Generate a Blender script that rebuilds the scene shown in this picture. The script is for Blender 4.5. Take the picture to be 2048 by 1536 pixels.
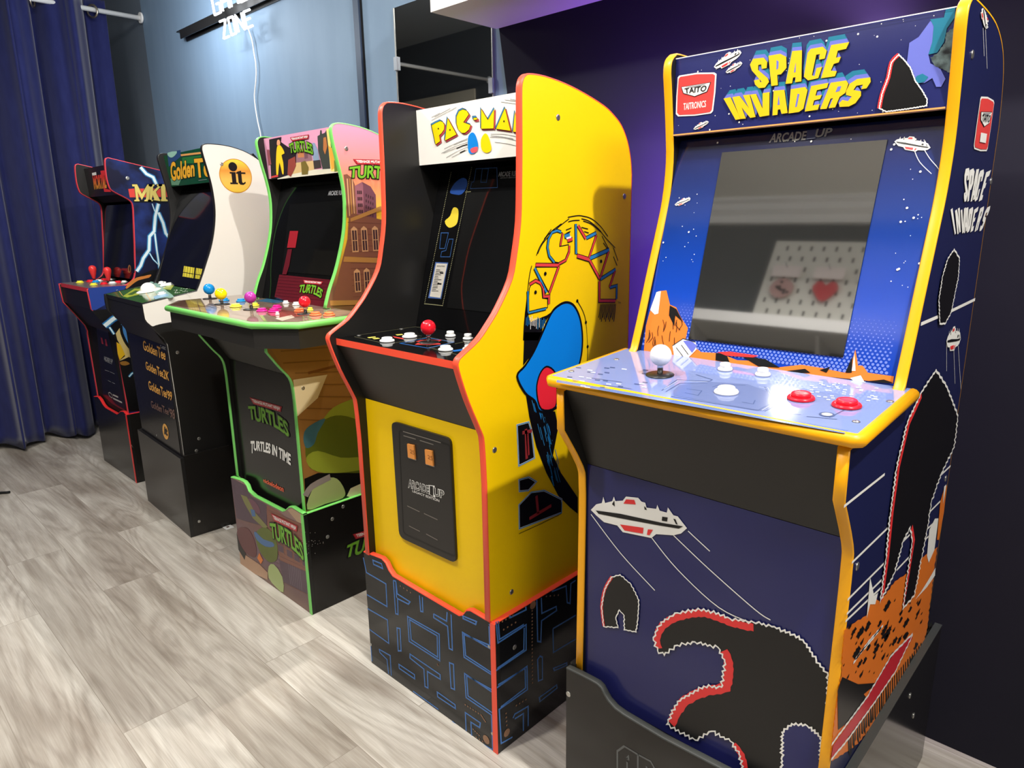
import bpy, bmesh, math, random
from mathutils import Vector, Matrix
from mathutils.geometry import tessellate_polygon
for o in list(bpy.data.objects): bpy.data.objects.remove(o)
S = bpy.context.scene
COL = S.collection

# ---------------------------------------------------------------- camera
F, PITCH, ROLL, YAW, CAMZ = 1379.4, 0.23901, -0.015147, -0.76613, 1.2
_cy, _sy = math.cos(YAW), math.sin(YAW)
FW = Vector((_sy*math.cos(PITCH), _cy*math.cos(PITCH), -math.sin(PITCH)))
_R0 = Vector((_cy, -_sy, 0)); _U0 = _R0.cross(FW)
RT = _R0*math.cos(ROLL) + _U0*math.sin(ROLL)
UP = -_R0*math.sin(ROLL) + _U0*math.cos(ROLL)
CAM = Vector((0, 0, CAMZ))
cd = bpy.data.cameras.new('camera'); cam = bpy.data.objects.new('camera', cd); COL.objects.link(cam)
cam.matrix_world = Matrix(((RT.x, UP.x, -FW.x, CAM.x), (RT.y, UP.y, -FW.y, CAM.y), (RT.z, UP.z, -FW.z, CAM.z), (0, 0, 0, 1)))
cd.sensor_width = 36; cd.lens = F/2048*36; cd.clip_start = .02
S.camera = cam

# ---------------------------------------------------------------- world, lights, exposure
S.view_settings.view_transform = 'Standard'; S.view_settings.look = 'None'
S.view_settings.exposure = 0.32; S.view_settings.gamma = 1
w = bpy.data.worlds.new('world'); S.world = w; w.use_nodes = True
w.node_tree.nodes['Background'].inputs[0].default_value = (.8, .85, 1, 1)
w.node_tree.nodes['Background'].inputs[1].default_value = .05
CEIL = 2.75
def lamp(name, kind, loc, power, color, **kw):
    l = bpy.data.lights.new(name, kind); o = bpy.data.objects.new(name, l); COL.objects.link(o)
    o.location = loc; l.energy = power; l.color = color
    tgt = kw.pop('target', None)
    for k, v in kw.items(): setattr(l, k, v)
    if tgt: o.rotation_euler = (Vector(tgt)-Vector(loc)).to_track_quat('-Z', 'Y').to_euler()
    return o
WARM = (1, .97, .92)
lamp('ceiling_spot', 'SPOT', (.50, .70, CEIL-.03), 158, WARM, spot_size=2.7, spot_blend=.5, shadow_soft_size=.03, target=(-.3, .75, 0))
lamp('ceiling_spot', 'SPOT', (-1.25, -.05, CEIL-.03), 102, WARM, spot_size=2.6, spot_blend=.6, shadow_soft_size=.06, target=(-1.3, .2, 0))
lamp('ceiling_spot', 'SPOT', (-2.9, .1, CEIL-.03), 66, WARM, spot_size=2.6, spot_blend=.6, shadow_soft_size=.06, target=(-2.9, .5, 0))
for x, y, p in ((-.9, .45, 16), (-2.7, .40, 14)):     # added point lights without fixtures, brightening the ceiling and filling shade
    lamp('ceiling_fill', 'POINT', (x, y, 2.53), p, WARM, shadow_soft_size=.12)
lamp('fill_area_light', 'AREA', (1.35, .15, CEIL-.02), 46, WARM, size=1.2, shape='RECTANGLE', size_y=.6, target=(.1, .5, .6))  # added soft fill for the shaded cabinet sides, no real panel there
lamp('purple_strip_light', 'AREA', (-.995, 1.446, 1.02), 12, (.32, .11, 1), size=.03, shape='RECTANGLE', size_y=.75, target=(-.995, 2.4, 1.02))
lamp('purple_strip_light', 'AREA', (-.62, 1.52, 1.52), 5, (.58, .34, 1), size=.6, shape='RECTANGLE', size_y=.06, spread=2.2, target=(-.60, 1.50, 1.80))
lamp('wall_spot', 'SPOT', (-1.685, 1.60, 2.45), 95, WARM, spot_size=.78, spot_blend=.35, shadow_soft_size=.02, target=(-1.62, .55, 0))

# ---------------------------------------------------------------- materials
def lin(c): return tuple((x/12.92 if x <= .04045 else ((x+.055)/1.055)**2.4) for x in (v/255 for v in c))
_M = {}
def M(name, rgb=None, rough=.45, spec=.5, metal=0, coat=0, emit=0, ior=1.45, alpha=1, trans=0):
    if name in _M: return _M[name]
    m = bpy.data.materials.new(name); m.use_nodes = True
    b = m.node_tree.nodes['Principled BSDF']; c = (*lin(rgb), 1)
    b.inputs['Base Color'].default_value = c; b.inputs['Roughness'].default_value = rough
    b.inputs['Metallic'].default_value = metal; b.inputs['IOR'].default_value = ior
    b.inputs['Specular IOR Level'].default_value = spec
    b.inputs['Coat Weight'].default_value = coat; b.inputs['Coat Roughness'].default_value = .03
    b.inputs['Transmission Weight'].default_value = trans
    if emit:
        b.inputs['Emission Color'].default_value = c; b.inputs['Emission Strength'].default_value = emit
    m.diffuse_color = c
    _M[name] = m; return m
def nodes(m): return m.node_tree.nodes, m.node_tree.links, m.node_tree.nodes['Principled BSDF']
def noisy(name, rgb, rgb2, scale, rough=.5, spec=.5, coat=0, bump=0, stretch=(1, 1, 1)):
    if name in _M: return _M[name]
    m = M(name, rgb, rough, spec, coat=coat); N, L, b = nodes(m)
    tc = N.new('ShaderNodeTexCoord'); mp = N.new('ShaderNodeMapping'); mp.inputs['Scale'].default_value = stretch
    nz = N.new('ShaderNodeTexNoise'); nz.inputs['Scale'].default_value = scale; nz.inputs['Detail'].default_value = 5
    L.new(tc.outputs['Object'], mp.inputs[0]); L.new(mp.outputs[0], nz.inputs['Vector'])
    r = N.new('ShaderNodeValToRGB'); r.color_ramp.elements[0].position = .35; r.color_ramp.elements[1].position = .7
    r.color_ramp.elements[0].color = (*lin(rgb), 1); r.color_ramp.elements[1].color = (*lin(rgb2), 1)
    L.new(nz.outputs[0], r.inputs[0]); L.new(r.outputs[0], b.inputs['Base Color'])
    if bump:
        bp = N.new('ShaderNodeBump'); bp.inputs['Strength'].default_value = bump; bp.inputs['Distance'].default_value = .002
        L.new(nz.outputs[0], bp.inputs['Height']); L.new(bp.outputs[0], b.inputs['Normal'])
    return m
def zramp(name, stops, rough=.35, spec=.5, coat=0, axis='Z'):
    """printed colour gradient along the local height of the part"""
    if name in _M: return _M[name]
    m = M(name, stops[0][1], rough, spec, coat=coat); N, L, b = nodes(m)
    tc = N.new('ShaderNodeTexCoord'); sp = N.new('ShaderNodeSeparateXYZ'); mr = N.new('ShaderNodeMapRange')
    L.new(tc.outputs['Object'], sp.inputs[0]); L.new(sp.outputs[axis], mr.inputs[0])
    mr.inputs[1].default_value = stops[0][0]; mr.inputs[2].default_value = stops[-1][0]
    r = N.new('ShaderNodeValToRGB'); cr_ = r.color_ramp
    while len(cr_.elements) < len(stops): cr_.elements.new(.5)
    for e, (z, c) in zip(cr_.elements, stops):
        e.position = (z-stops[0][0])/(stops[-1][0]-stops[0][0]); e.color = (*lin(c), 1)
    L.new(mr.outputs[0], r.inputs[0]); L.new(r.outputs[0], b.inputs['Base Color'])
    return m

# ---------------------------------------------------------------- mesh builder
class MB:
    def __init__(s): s.v = []; s.f = []; s.mi = []; s.sm = []; s.mats = []
    def m(s, mat):
        if mat not in s.mats: s.mats.append(mat)
        return s.mats.index(mat)
    def add(s, vs, fs, mat, smooth=False):
        b = len(s.v); k = s.m(mat); s.v += [tuple(p) for p in vs]
        for f in fs: s.f.append([b+i for i in f]); s.mi.append(k); s.sm.append(smooth)
    def box(s, x0, x1, y0, y1, z0, z1, mat):
        vs = [(x, y, z) for x in (x0, x1) for y in (y0, y1) for z in (z0, z1)]
        s.add(vs, [(0, 1, 3, 2), (4, 6, 7, 5), (0, 4, 5, 1), (2, 3, 7, 6), (0, 2, 6, 4), (1, 5, 7, 3)], mat)
    def prism(s, pts, ext, m_edge, m_a=None, m_b=None):
        """pts: 3-D outline; ext: extrusion vector; cap a at pts, cap b at pts+ext"""
        n = len(pts); e = Vector(ext); A = [Vector(p) for p in pts]; B = [p+e for p in A]
        for i in range(n):
            j = (i+1) % n; s.add([A[i], A[j], B[j], B[i]], [(0, 1, 2, 3)], m_edge)
        tri = tessellate_polygon([A])
        s.add(A, tri, m_a or m_edge); s.add(B, [t[::-1] for t in tri], m_b or m_edge)
    def slab(s, a, b, x0, x1, t, mat, front=None):
        """slab between two (y,z) points a,b, thickness t behind (towards +n), spanning x0..x1"""
        d = Vector((0, b[0]-a[0], b[1]-a[1])).normalized(); n = Vector((0, d.z, -d.y))*t
        P = [Vector((x, *q)) for q in (a, b) for x in (x0, x1)]
        P = [P[0], P[1], P[3], P[2]]
        s.prism(P, n, mat, front or mat, mat)
    def ribbon(s, yz, x0, x1, d, mat, closed=True):
        n = len(yz); rows = []
        for i in range(n):
            p = Vector(yz[i]); a = Vector(yz[i-1]) if (closed or i) else p; c = Vector(yz[(i+1) % n]) if (closed or i < n-1) else p
            t = (c-a)
            if t.length < 1e-9: t = Vector((0, 1))
            t.normalize(); nn = Vector((t.y, -t.x))*-1
            rows.append([(x0, *(p+nn*-.001)), (x0, *(p+nn*d*.6)), (x0+.002, *(p+nn*d)), (x1-.002, *(p+nn*d)), (x1, *(p+nn*d*.6)), (x1, *(p+nn*-.001))])
        vs = [q for r in rows for q in r]; fs = []
        for i in range(n if closed else n-1):
            j = (i+1) % n
            for k in range(5): fs.append((i*6+k, j*6+k, j*6+k+1, i*6+k+1))
        s.add(vs, fs, mat, True)
    def lathe(s, base, axis, prof, mat, seg=28):
        ax = Vector(axis).normalized(); u = ax.orthogonal().normalized(); v = ax.cross(u); base = Vector(base)
        vs = []; fs = []
        for r, h in prof:
            for k in range(seg):
                a = 2*math.pi*k/seg; vs.append(base+ax*h+(u*math.cos(a)+v*math.sin(a))*r)
        for i in range(len(prof)-1):
            for k in range(seg):
                l = (k+1) % seg; fs.append((i*seg+k, i*seg+l, (i+1)*seg+l, (i+1)*seg+k))
        s.add(vs, fs, mat, True)
        for i, fl in ((0, 1), (len(prof)-1, 0)):
            if prof[i][0] > 1e-5:
                ring = list(range(i*seg, i*seg+seg)); s.add([vs[q] for q in ring], [tuple(range(seg))[::-1] if fl else tuple(range(seg))], mat)
    def sphere(s, c, r, mat, sz=1, seg=28):
        s.lathe(Vector(c)-Vector((0, 0, r*sz)), (0, 0, 1), [(r*math.sin(math.pi*i/16)+1e-6, r*sz*(1-math.cos(math.pi*i/16))) for i in range(17)], mat, seg)
    def tube(s, pts, r, mat, seg=10, closed=False):
        P = [Vector(p) for p in pts]; n = len(P); vs = []; fs = []; u = None
        for i in range(n):
            a = P[i-1] if (closed or i) else P[i]; b = P[(i+1) % n] if (closed or i < n-1) else P[i]
            t = (b-a).normalized()
            u = t.orthogonal().normalized() if u is None else (u-t*u.dot(t)).normalized()
            v = t.cross(u)
            for k in range(seg):
                g = 2*math.pi*k/seg; vs.append(P[i]+(u*math.cos(g)+v*math.sin(g))*r)
        for i in range(n if closed else n-1):
            j = (i+1) % n
            for k in range(seg): l = (k+1) % seg; fs.append((i*seg+k, i*seg+l, j*seg+l, j*seg+k))
        s.add(vs, fs, mat, True)
        if not closed:
            s.add(vs[:seg], [tuple(range(seg))[::-1]], mat); s.add(vs[-seg:], [tuple(range(seg))], mat)
    # ---- artwork printed on a plane, all in photo pixels (2048x1536) cast on the real surface
    def poly(s, pl, px, mat, layer=1, hole=None):
        loops = [[pl.px(*q) for q in px]] + ([[pl.px(*q) for q in h] for h in hole] if hole else [])
        s.poly3(pl, loops, mat, layer)
    def poly3(s, pl, loops, mat, layer=1):
        two = [[Vector((*pl.to2(p), 0)) for p in lp] for lp in loops]
        tri = tessellate_polygon(two); flat = [pl.at(*p[:2], layer) for lp in two for p in lp]
        s.add(flat, tri, mat)
    def line(s, pl, px, wid, mat, layer=2, closed=False):
        s.line2(pl, [Vector(pl.to2(pl.px(*q))) for q in px], wid, mat, layer, closed)
    def line2(s, pl, P, wid, mat, layer=2, closed=False):
        n = len(P); P = [Vector(p) for p in P]; L = []; R = []
        for i in range(n):
            a = P[i-1] if (closed or i) else P[i]; b = P[(i+1) % n] if (closed or i < n-1) else P[i]
            d1 = (P[i]-a); d2 = (b-P[i])
            d1 = d1.normalized() if d1.length > 1e-9 else d2.normalized(); d2 = d2.normalized() if d2.length > 1e-9 else d1
            t = d1+d2; t = t.normalized() if t.length > 1e-6 else d1
            nn = Vector((-t.y, t.x)); k = min(2.0, 1/max(.3, abs(nn.dot(Vector((-d1.y, d1.x))))))
            L.append(P[i]+nn*wid/2*k); R.append(P[i]-nn*wid/2*k)
        vs = [pl.at(*q, layer) for q in L+R]
        s.add(vs, [(i, (i+1) % n, n+(i+1) % n, n+i) for i in range(n if closed else n-1)], mat)
    def dot(s, pl, c, r, mat, layer=2, seg=12):
        x, y = pl.to2(pl.px(*c)); s.dot2(pl, (x, y), r, mat, layer, seg)
    def dot2(s, pl, c, r, mat, layer=2, seg=12, ry=None):
        ry = ry or r
        s.add([pl.at(c[0]+r*math.cos(2*math.pi*k/seg), c[1]+ry*math.sin(2*math.pi*k/seg), layer) for k in range(seg)], [tuple(range(seg))], mat)
    def text(s, pl, txt, quad, mat, layer=3, bold=0.0, warp=None, spacing=1.0, shear=0):
        """quad: TL,TR,BR,BL in photo pixels"""
        Q = [Vector(pl.to2(pl.px(*q))) for q in quad]
        vs, fs = glyphs(txt, bold, spacing, shear); out = []
        for x, y in vs:
            if warp: x, y = warp(x, y)
            a = Q[3].lerp(Q[2], x); b = Q[0].lerp(Q[1], x); out.append(pl.at(*a.lerp(b, y), layer))
        s.add(out, fs, mat)
    def build(s, name, parent=None, origin=None, recalc=True):
        me = bpy.data.meshes.new(name)
        org = Vector(origin) if origin is not None else (parent_loc(parent) if parent else Vector((0, 0, 0)))
        me.from_pydata([tuple(Vector(p)-org) for p in s.v], [], s.f)
        for m in s.mats: me.materials.append(m)
        for p, k, q in zip(me.polygons, s.mi, s.sm): p.material_index = k; p.use_smooth = q
        me.validate(); me.update()
        if recalc:
            bm = bmesh.new(); bm.from_mesh(me); bmesh.ops.remove_doubles(bm, verts=bm.verts, dist=1e-6)
            bmesh.ops.recalc_face_normals(bm, faces=bm.faces); bm.to_mesh(me); bm.free()
        o = bpy.data.objects.new(name, me); COL.objects.link(o)
        if parent: o.parent = parent
        else: o.location = org
        return o
def parent_loc(p):
    v = Vector((0, 0, 0))
    while p: v += p.location; p = p.parent
    return v
_G = {}
def glyphs(txt, bold=0.0, spacing=1.0, shear=0):
    key = (txt, bold, spacing, shear)
    if key in _G: return _G[key]
    def run(off):
        cu = bpy.data.curves.new('t', 'FONT'); cu.body = txt; cu.offset = off; cu.space_character = spacing; cu.shear = shear; cu.resolution_u = 3
        o = bpy.data.objects.new('t', cu); COL.objects.link(o)
        dg = bpy.context.evaluated_depsgraph_get(); dg.update(); me = bpy.data.meshes.new_from_object(o.evaluated_get(dg))
        vs = [(v.co.x, v.co.y) for v in me.vertices]; fs = [tuple(p.vertices) for p in me.polygons]
        bpy.data.objects.remove(o); bpy.data.curves.remove(cu); bpy.data.meshes.remove(me)
        return vs, fs
    vs, fs = run(bold); b, _ = run(0) if bold else (vs, fs)
    x0, x1 = min(p[0] for p in b), max(p[0] for p in b); y0, y1 = min(p[1] for p in b), max(p[1] for p in b)
    r = ([((x-x0)/(x1-x0), (y-y0)/(y1-y0)) for x, y in vs], fs); _G[key] = r; return r
XF = [Vector((0, 0, 0)), 0.0]      # pivot and turn of the cabinet being built (it is built square, then turned)
def turn(p, a): q = p-XF[0]; return Vector((q.x*math.cos(a)-q.y*math.sin(a), q.x*math.sin(a)+q.y*math.cos(a), q.z))+XF[0]
class PL:
    """a real plane of the scene; px() casts a photo pixel on it"""
    def __init__(s, o, n, u=None):
        s.o = Vector(o); s.n = Vector(n).normalized()
        s.u = (Vector(u) if u else Vector((0, 0, 1)).cross(s.n)).normalized(); s.v = s.n.cross(s.u); s.cx = None
    def px(s, x, y):
        d = RT*((x-1024)/F) - UP*((y-768)/F) + FW
        cm = turn(CAM, -XF[1]); d = turn(XF[0]+d, -XF[1])-XF[0]
        return cm + d*((s.o-cm).dot(s.n)/d.dot(s.n))
    def to2(s, p): q = p-s.o; return (q.dot(s.u), q.dot(s.v))
    def at(s, a, b, layer=0):
        if s.cx: a = min(max(a, s.cx[0]), s.cx[1])
        return s.o + s.u*a + s.v*b + s.n*(layer*.0005)
def PX(X): return PL((X, 0, 0), (1, 0, 0))
def PY(Y): return PL((0, Y, 0), (0, -1, 0))
def PZ(Z): return PL((0, 0, Z), (0, 0, 1), (1, 0, 0))
def PYZ(a, b):
    d = Vector((0, b[0]-a[0], b[1]-a[1])).normalized(); return PL((0, *a), (0, -d.z, d.y), (1, 0, 0))
def depth(p): return (turn(p, XF[1])-CAM).dot(FW)
def turn_root(o): o.location = turn(o.location, XF[1]); o.rotation_euler.z = XF[1]
def cr(ox, oy, s, pts): return [(ox+x/s, oy+y/s) for x, y in pts]
def smooth(pts, k=4, closed=False):
    n = len(pts); out = []
    for i in range(n if closed else n-1):
        p0, p1, p2, p3 = (pts[(i+j) % n] if closed else pts[min(max(i+j, 0), n-1)] for j in (-1, 0, 1, 2))
        for q in range(k):
            t = q/k
            out.append(tuple(.5*(2*b+(c-a)*t+(2*a-5*b+4*c-d)*t*t+(3*b-a-3*c+d)*t**3) for a, b, c, d in zip(p0, p1, p2, p3)))
    if not closed: out.append(tuple(pts[-1]))
    return out
def jag(pts, amp, step, seed=1, closed=False):
    rnd = random.Random(seed); out = []; n = len(pts)
    for i in range(n if closed else n-1):
        a = Vector(pts[i]); b = Vector(pts[(i+1) % n]); L = (b-a).length; k = max(1, int(L/step)); d = (b-a)/max(L, 1e-6); nn = Vector((-d.y, d.x))
        for q in range(k):
            p = a+(b-a)*(q/k)
            if q: p = p+nn*(amp*rnd.uniform(.3, 1)*(1 if q % 2 else -1))+d*rnd.uniform(-.25, .25)*step
            out.append(tuple(p))
    if not closed: out.append(tuple(pts[-1]))
    return out
def empty(name, loc, label, cat, group=None):
    o = bpy.data.objects.new(name, None); COL.objects.link(o); o.location = loc; o.empty_display_size = .1
    return tag(o, label, cat, group)
def tag(o, label, cat, group=None):
    o['label'] = label; o['category'] = cat
    if group: o['group'] = group
    bpy.context.view_layer.update(); return o
def struct(o): o['kind'] = 'structure'; return o
# ================================================================ the room
WALL = 1.66; XE = -6.2; XW = 2.2; YF = -1.1
def floor_mat():
    m = M('wood_planks', (190, 180, 165), .32, .5); N, L, b = nodes(m)
    tc = N.new('ShaderNodeTexCoord'); sp = N.new('ShaderNodeSeparateXYZ'); L.new(tc.outputs['Object'], sp.inputs[0])
    br = N.new('ShaderNodeTexBrick'); br.offset = .37; br.offset_frequency = 2
    for k, v in (('Scale', 1), ('Brick Width', 1.22), ('Row Height', .182), ('Mortar Size', .0008), ('Mortar Smooth', .1), ('Bias', 0)): br.inputs[k].default_value = v
    br.inputs['Color1'].default_value = (0, 0, 0, 1); br.inputs['Color2'].default_value = (1, 1, 1, 1); br.inputs['Mortar'].default_value = (.5, .5, .5, 1)
    L.new(tc.outputs['Object'], br.inputs['Vector'])
    # every plank gets its own grain: shift the noise by the plank value
    va = N.new('ShaderNodeVectorMath'); va.operation = 'MULTIPLY_ADD'; va.inputs[1].default_value = (7, 13, 5)
    L.new(br.outputs['Color'], va.inputs[0]); L.new(tc.outputs['Object'], va.inputs[2])
    def noise(scale, st, det=6, dist=0):
        mp = N.new('ShaderNodeMapping'); mp.inputs['Scale'].default_value = st; L.new(va.outputs[0], mp.inputs[0])
        n = N.new('ShaderNodeTexNoise'); n.inputs['Scale'].default_value = scale; n.inputs['Detail'].default_value = det; n.inputs['Distortion'].default_value = dist
        L.new(mp.outputs[0], n.inputs['Vector']); return n
    big = noise(2.6, (.5, 2.6, 1), 4, 1.0); fine = noise(60, (.16, 6, 1), 8, .3); mid = noise(5, (.30, 3.2, 1), 6, 2.2)
    # cathedral figure: contour lines of a slow noise
    slow = noise(1.5, (.55, 3.4, 1), 1.6, .5)
    mu = N.new('ShaderNodeMath'); mu.operation = 'MULTIPLY'; mu.inputs[1].default_value = 95; L.new(slow.outputs[0], mu.inputs[0])
    sn = N.new('ShaderNodeMath'); sn.operation = 'SINE'; L.new(mu.outputs[0], sn.inputs[0])
    ring = N.new('ShaderNodeMapRange'); ring.inputs[1].default_value = -1; ring.inputs[2].default_value = 1; L.new(sn.outputs[0], ring.inputs[0])
    def ramp(src, a, c1, bpos, c2):
        r = N.new('ShaderNodeValToRGB'); e = r.color_ramp.elements; e[0].position = a; e[1].position = bpos
        e[0].color = (*lin(c1), 1); e[1].color = (*lin(c2), 1); L.new(src, r.inputs[0]); return r
    base = ramp(big.outputs[0], .30, (160, 151, 140), .62, (210, 205, 195))
    def mixc(kind, fac, a, c):
        x = N.new('ShaderNodeMix'); x.data_type = 'RGBA'; x.blend_type = kind; x.inputs[0].default_value = fac
        L.new(a, x.inputs[6]); L.new(c, x.inputs[7]); return x.outputs[2]
    c = mixc('MULTIPLY', .34, base.outputs[0], ramp(fine.outputs[0], .30, (182, 174, 164), .64, (255, 255, 255)).outputs[0])
    c = mixc('MULTIPLY', .42, c, ramp(mid.outputs[0], .32, (176, 164, 152), .58, (255, 255, 255)).outputs[0])
    c = mixc('MULTIPLY', .20, c, ramp(ring.outputs[0], .0, (140, 128, 115), .6, (255, 255, 255)).outputs[0])
    c = mixc('MULTIPLY', .45, c, ramp(br.outputs['Color'], 0, (205, 200, 195), 1, (255, 255, 255)).outputs[0])
    seam = N.new('ShaderNodeMix'); seam.data_type = 'RGBA'; L.new(br.outputs['Fac'], seam.inputs[0]); L.new(c, seam.inputs[6]); seam.inputs[7].default_value = (*lin((138, 129, 117)), 1)
    L.new(seam.outputs[2], b.inputs['Base Color'])
    bp = N.new('ShaderNodeBump'); bp.inputs['Strength'].default_value = .12; bp.inputs['Distance'].default_value = .002
    L.new(fine.outputs[0], bp.inputs['Height']); L.new(bp.outputs[0], b.inputs['Normal'])
    return m
BLACK = M('black_laminate', (26, 25, 24), .38, .5)
BLACKM = M('black_matte', (17, 17, 17), .6, .3)
WHITE = M('white_paint', (236, 234, 230), .5)
CHROME = M('chrome', (215, 215, 215), .18, metal=1)
m = MB(); m.box(XE, XW, YF, WALL, -.06, 0, floor_mat()); fl = struct(m.build('floor'))
blue = noisy('blue_wall_paint', (116, 138, 160), (121, 143, 165), 3, .62, .3, bump=.05, stretch=(4, 1, .6))
m = MB(); m.box(-4.455, XW, WALL, WALL+.1, 0, CEIL, blue); struct(m.build('wall_back'))
m = MB(); m.box(XE, -4.456, WALL, WALL+.1, 0, CEIL, noisy('wall_shade_tone', (100, 110, 122), (104, 114, 126), 4, .7, .25)); struct(m.build('wall_back_shaded'))  # shade beyond the curtain is put into this wall's colour
darkw = noisy('dark_wall_paint', (33, 32, 40), (36, 35, 43), 4, .8, .1)
navyw = noisy('navy_wall_paint', (80, 86, 96), (84, 90, 100), 4, .7, .25)
m = MB(); T = .008
m.prism([(-1.622, WALL, CEIL), (-1.622, WALL, 1.76), (-1.592, WALL, 1.575), (-1.592, WALL, 0), (XW, WALL, 0), (XW, WALL, CEIL)], (0, -T, 0), darkw)
struct(m.build('wall_rear'))
m = MB(); m.box(XE-.1, XE, YF, WALL, 0, CEIL, navyw); struct(m.build('wall_left'))
m = MB(); m.box(XW, XW+.1, YF, WALL, 0, CEIL, navyw); struct(m.build('wall_right'))
m = MB(); m.box(XE, XW, YF-.1, YF, 0, CEIL, M('slate_wall_paint', (76, 78, 80), .6)); struct(m.build('wall_front'))
m = MB(); m.box(-2.5, XW, YF, WALL, CEIL, CEIL+.1, M('ceiling_paint', (238, 235, 226), .8)); struct(m.build('ceiling'))
m = MB(); m.box(XE, -2.501, YF, WALL, CEIL, CEIL+.1, M('ceiling_shade_tone', (150, 153, 156), .8)); struct(m.build('ceiling_shaded'))  # ceiling greyed here, painting in the dim left end the mirror shows
# stepped white crown moulding over the opposite wall
m = MB(); pr = [(0, 0), (.09, 0), (.09, -.02), (.065, -.03), (.06, -.065), (.03, -.085), (.025, -.13), (0, -.13)]
m.prism([(-2.5, YF+y, CEIL+z) for y, z in pr], (XW+2.5, 0, 0), WHITE); struct(m.build('trim_1'))
# dark upright joint strip between the blue wall panels
m = MB(); m.box(-2.379, -2.345, WALL-.014, WALL, 0, CEIL, M('joint_strip', (52, 66, 86), .5)); m.box(-2.345, -2.339, WALL-.006, WALL, 0, CEIL, BLACKM)
struct(m.build('trim_2'))
m = MB(); m.box(XE, -4.62, YF, YF+.015, 0, 2.27, M('beige_wainscot', (196, 184, 160), .6)); struct(m.build('trim_3'))

# ---- white box shelf on the dark wall
m = MB(); SZ = 1.760
m.box(-1.633, 1.9, 1.390, WALL-T, SZ, SZ+.03, WHITE); m.box(-1.633, 1.9, 1.390, 1.405, SZ+.03, SZ+.26, WHITE)
m.box(-1.633, 1.9, 1.405, WALL-T, SZ+.23, SZ+.26, WHITE); m.box(-1.633, -1.618, 1.405, WALL-T, SZ+.03, SZ+.23, WHITE)
tag(m.build('wall_shelf', origin=(0, 1.5, SZ)), 'white box shelf on the dark wall, its underside lit purple', 'shelf')

# ---- mirror on the blue wall
mr = empty('wall_mirror', (-1.897, WALL, 1.2), 'tall mirror held by metal clips on the blue wall', 'mirror')
MX0, MX1, MZ0, MZ1 = -2.139, -1.655, .45, 1.917
m = MB(); m.box(MX0, MX1, WALL-.008, WALL-.001, MZ0, MZ1, M('mirror_glass', (205, 208, 210), .02, metal=1)); m.build('glass', mr)
m = MB(); mt = M('dull_metal', (178, 178, 172), .35, metal=.8)
m.box(MX0-.004, MX0, WALL-.010, WALL, MZ0, MZ1, mt); m.box(MX1, MX1+.004, WALL-.010, WALL, MZ0, MZ1, mt); m.build('edge_strip', mr)
for x, z in ((MX0+.002, 1.735), (MX1-.002, 1.80), (MX1-.002, 1.60), (MX0+.002, 1.0), (MX1-.002, 1.0)):
    m = MB(); m.box(x-.009, x+.009, WALL-.016, WALL-.008, z-.022, z+.022, M('clip_metal', (200, 205, 210), .3, metal=.7)); m.build('clip', mr)

# ---- black rail and neon sign on the blue wall
m = MB(); m.box(-3.89, -2.45, WALL-.035, WALL-.031, 2.108, 2.145, BLACK); m.box(-3.93, -2.45, WALL-.035, WALL, 2.145, 2.150, BLACK)
m.box(-3.89, -2.45, WALL-.006, WALL, 2.100, 2.145, BLACK)
tag(m.build('wall_rail', origin=(-3.2, WALL, 2.12)), 'black metal rail fixed to the blue wall behind the neon sign', 'rail')
NEON = M('neon_white', (255, 255, 255), .3, emit=2.2)
sg = empty('neon_sign', (-3.4, WALL-.09, 2.1), 'white lit neon sign reading GAME ZONE on the blue wall', 'sign')
ny = WALL-.085; npl = PY(ny)
def P3(px): return npl.px(*px)
acr = M('clear_acrylic', (235, 240, 245), .03, ior=1.45, trans=1.0)
LET = {'Z': [[(0, 1), (1, 1), (0, 0), (1, 0)]], 'O': [[(.1, .0), (.9, 0), (.9, 1), (.1, 1), (.1, 0)]], 'N': [[(0, 0), (0, 1), (1, 0), (1, 1)]],
       'E': [[(1, 1), (0, 1), (0, 0), (1, 0)], [(0, .5), (.8, .5)]], 'G': [[(1, 1), (0, 1), (0, 0), (1, 0), (1, .5), (.55, .5)]],
       'A': [[(0, 0), (0, .8), (.3, 1), (.7, 1), (1, .8), (1, 0)], [(0, .45), (1, .45)]], 'M': [[(0, 0), (0, 1), (.5, .45), (1, 1), (1, 0)]]}
def neon_word(word, TLp, TRp, BRp, BLp):
    tl, tr, br_, bl = (P3(q) for q in (TLp, TRp, BRp, BLp)); n = len(word)
    for i, ch in enumerate(word):
        m = MB()
        for dy in (0,):
            for st in LET[ch]:
                pts = []
                for x, y in st:
                    u = (i+.1+x*.74)/n; p = bl.lerp(br_, u).lerp(tl.lerp(tr, u), y); pts.append(p+Vector((0, dy, 0)))
                pts2 = []
                for a, b_ in zip(pts, pts[1:]): pts2 += [a.lerp(b_, t) for t in (0, .1, .9)]
                m.tube(pts2+[pts[-1]], .0050, NEON if dy == 0 else M('neon_back', (235, 240, 250), .3), 8)
        m.build('neon_letter', sg)
neon_word('GAME', (421, -6), (492, -42), (498, -4), (428, 31))
neon_word('ZONE', (438, 44), (502, 18), (508, 50), (446, 78))
# a lit sign: its own glow
lamp('neon_glow', 'POINT', (-3.40, WALL-.40, 2.12), 15, (.88, .94, 1), shadow_soft_size=.1)
m = MB(); cpx = [(497, 58), (504, 80), (508, 105), (512, 130), (512, 160), (509, 190), (511, 215), (516, 245), (521, 268), (524, 300)]
m.tube(smooth([tuple(PY(WALL-.012).px(*q)) for q in cpx], 4), .003, M('white_cord', (235, 235, 232), .5), 6)
tag(m.build('power_cord', origin=PY(WALL-.012).px(510, 130)), 'thin white cord hanging down the blue wall from the neon sign', 'cord')

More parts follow.
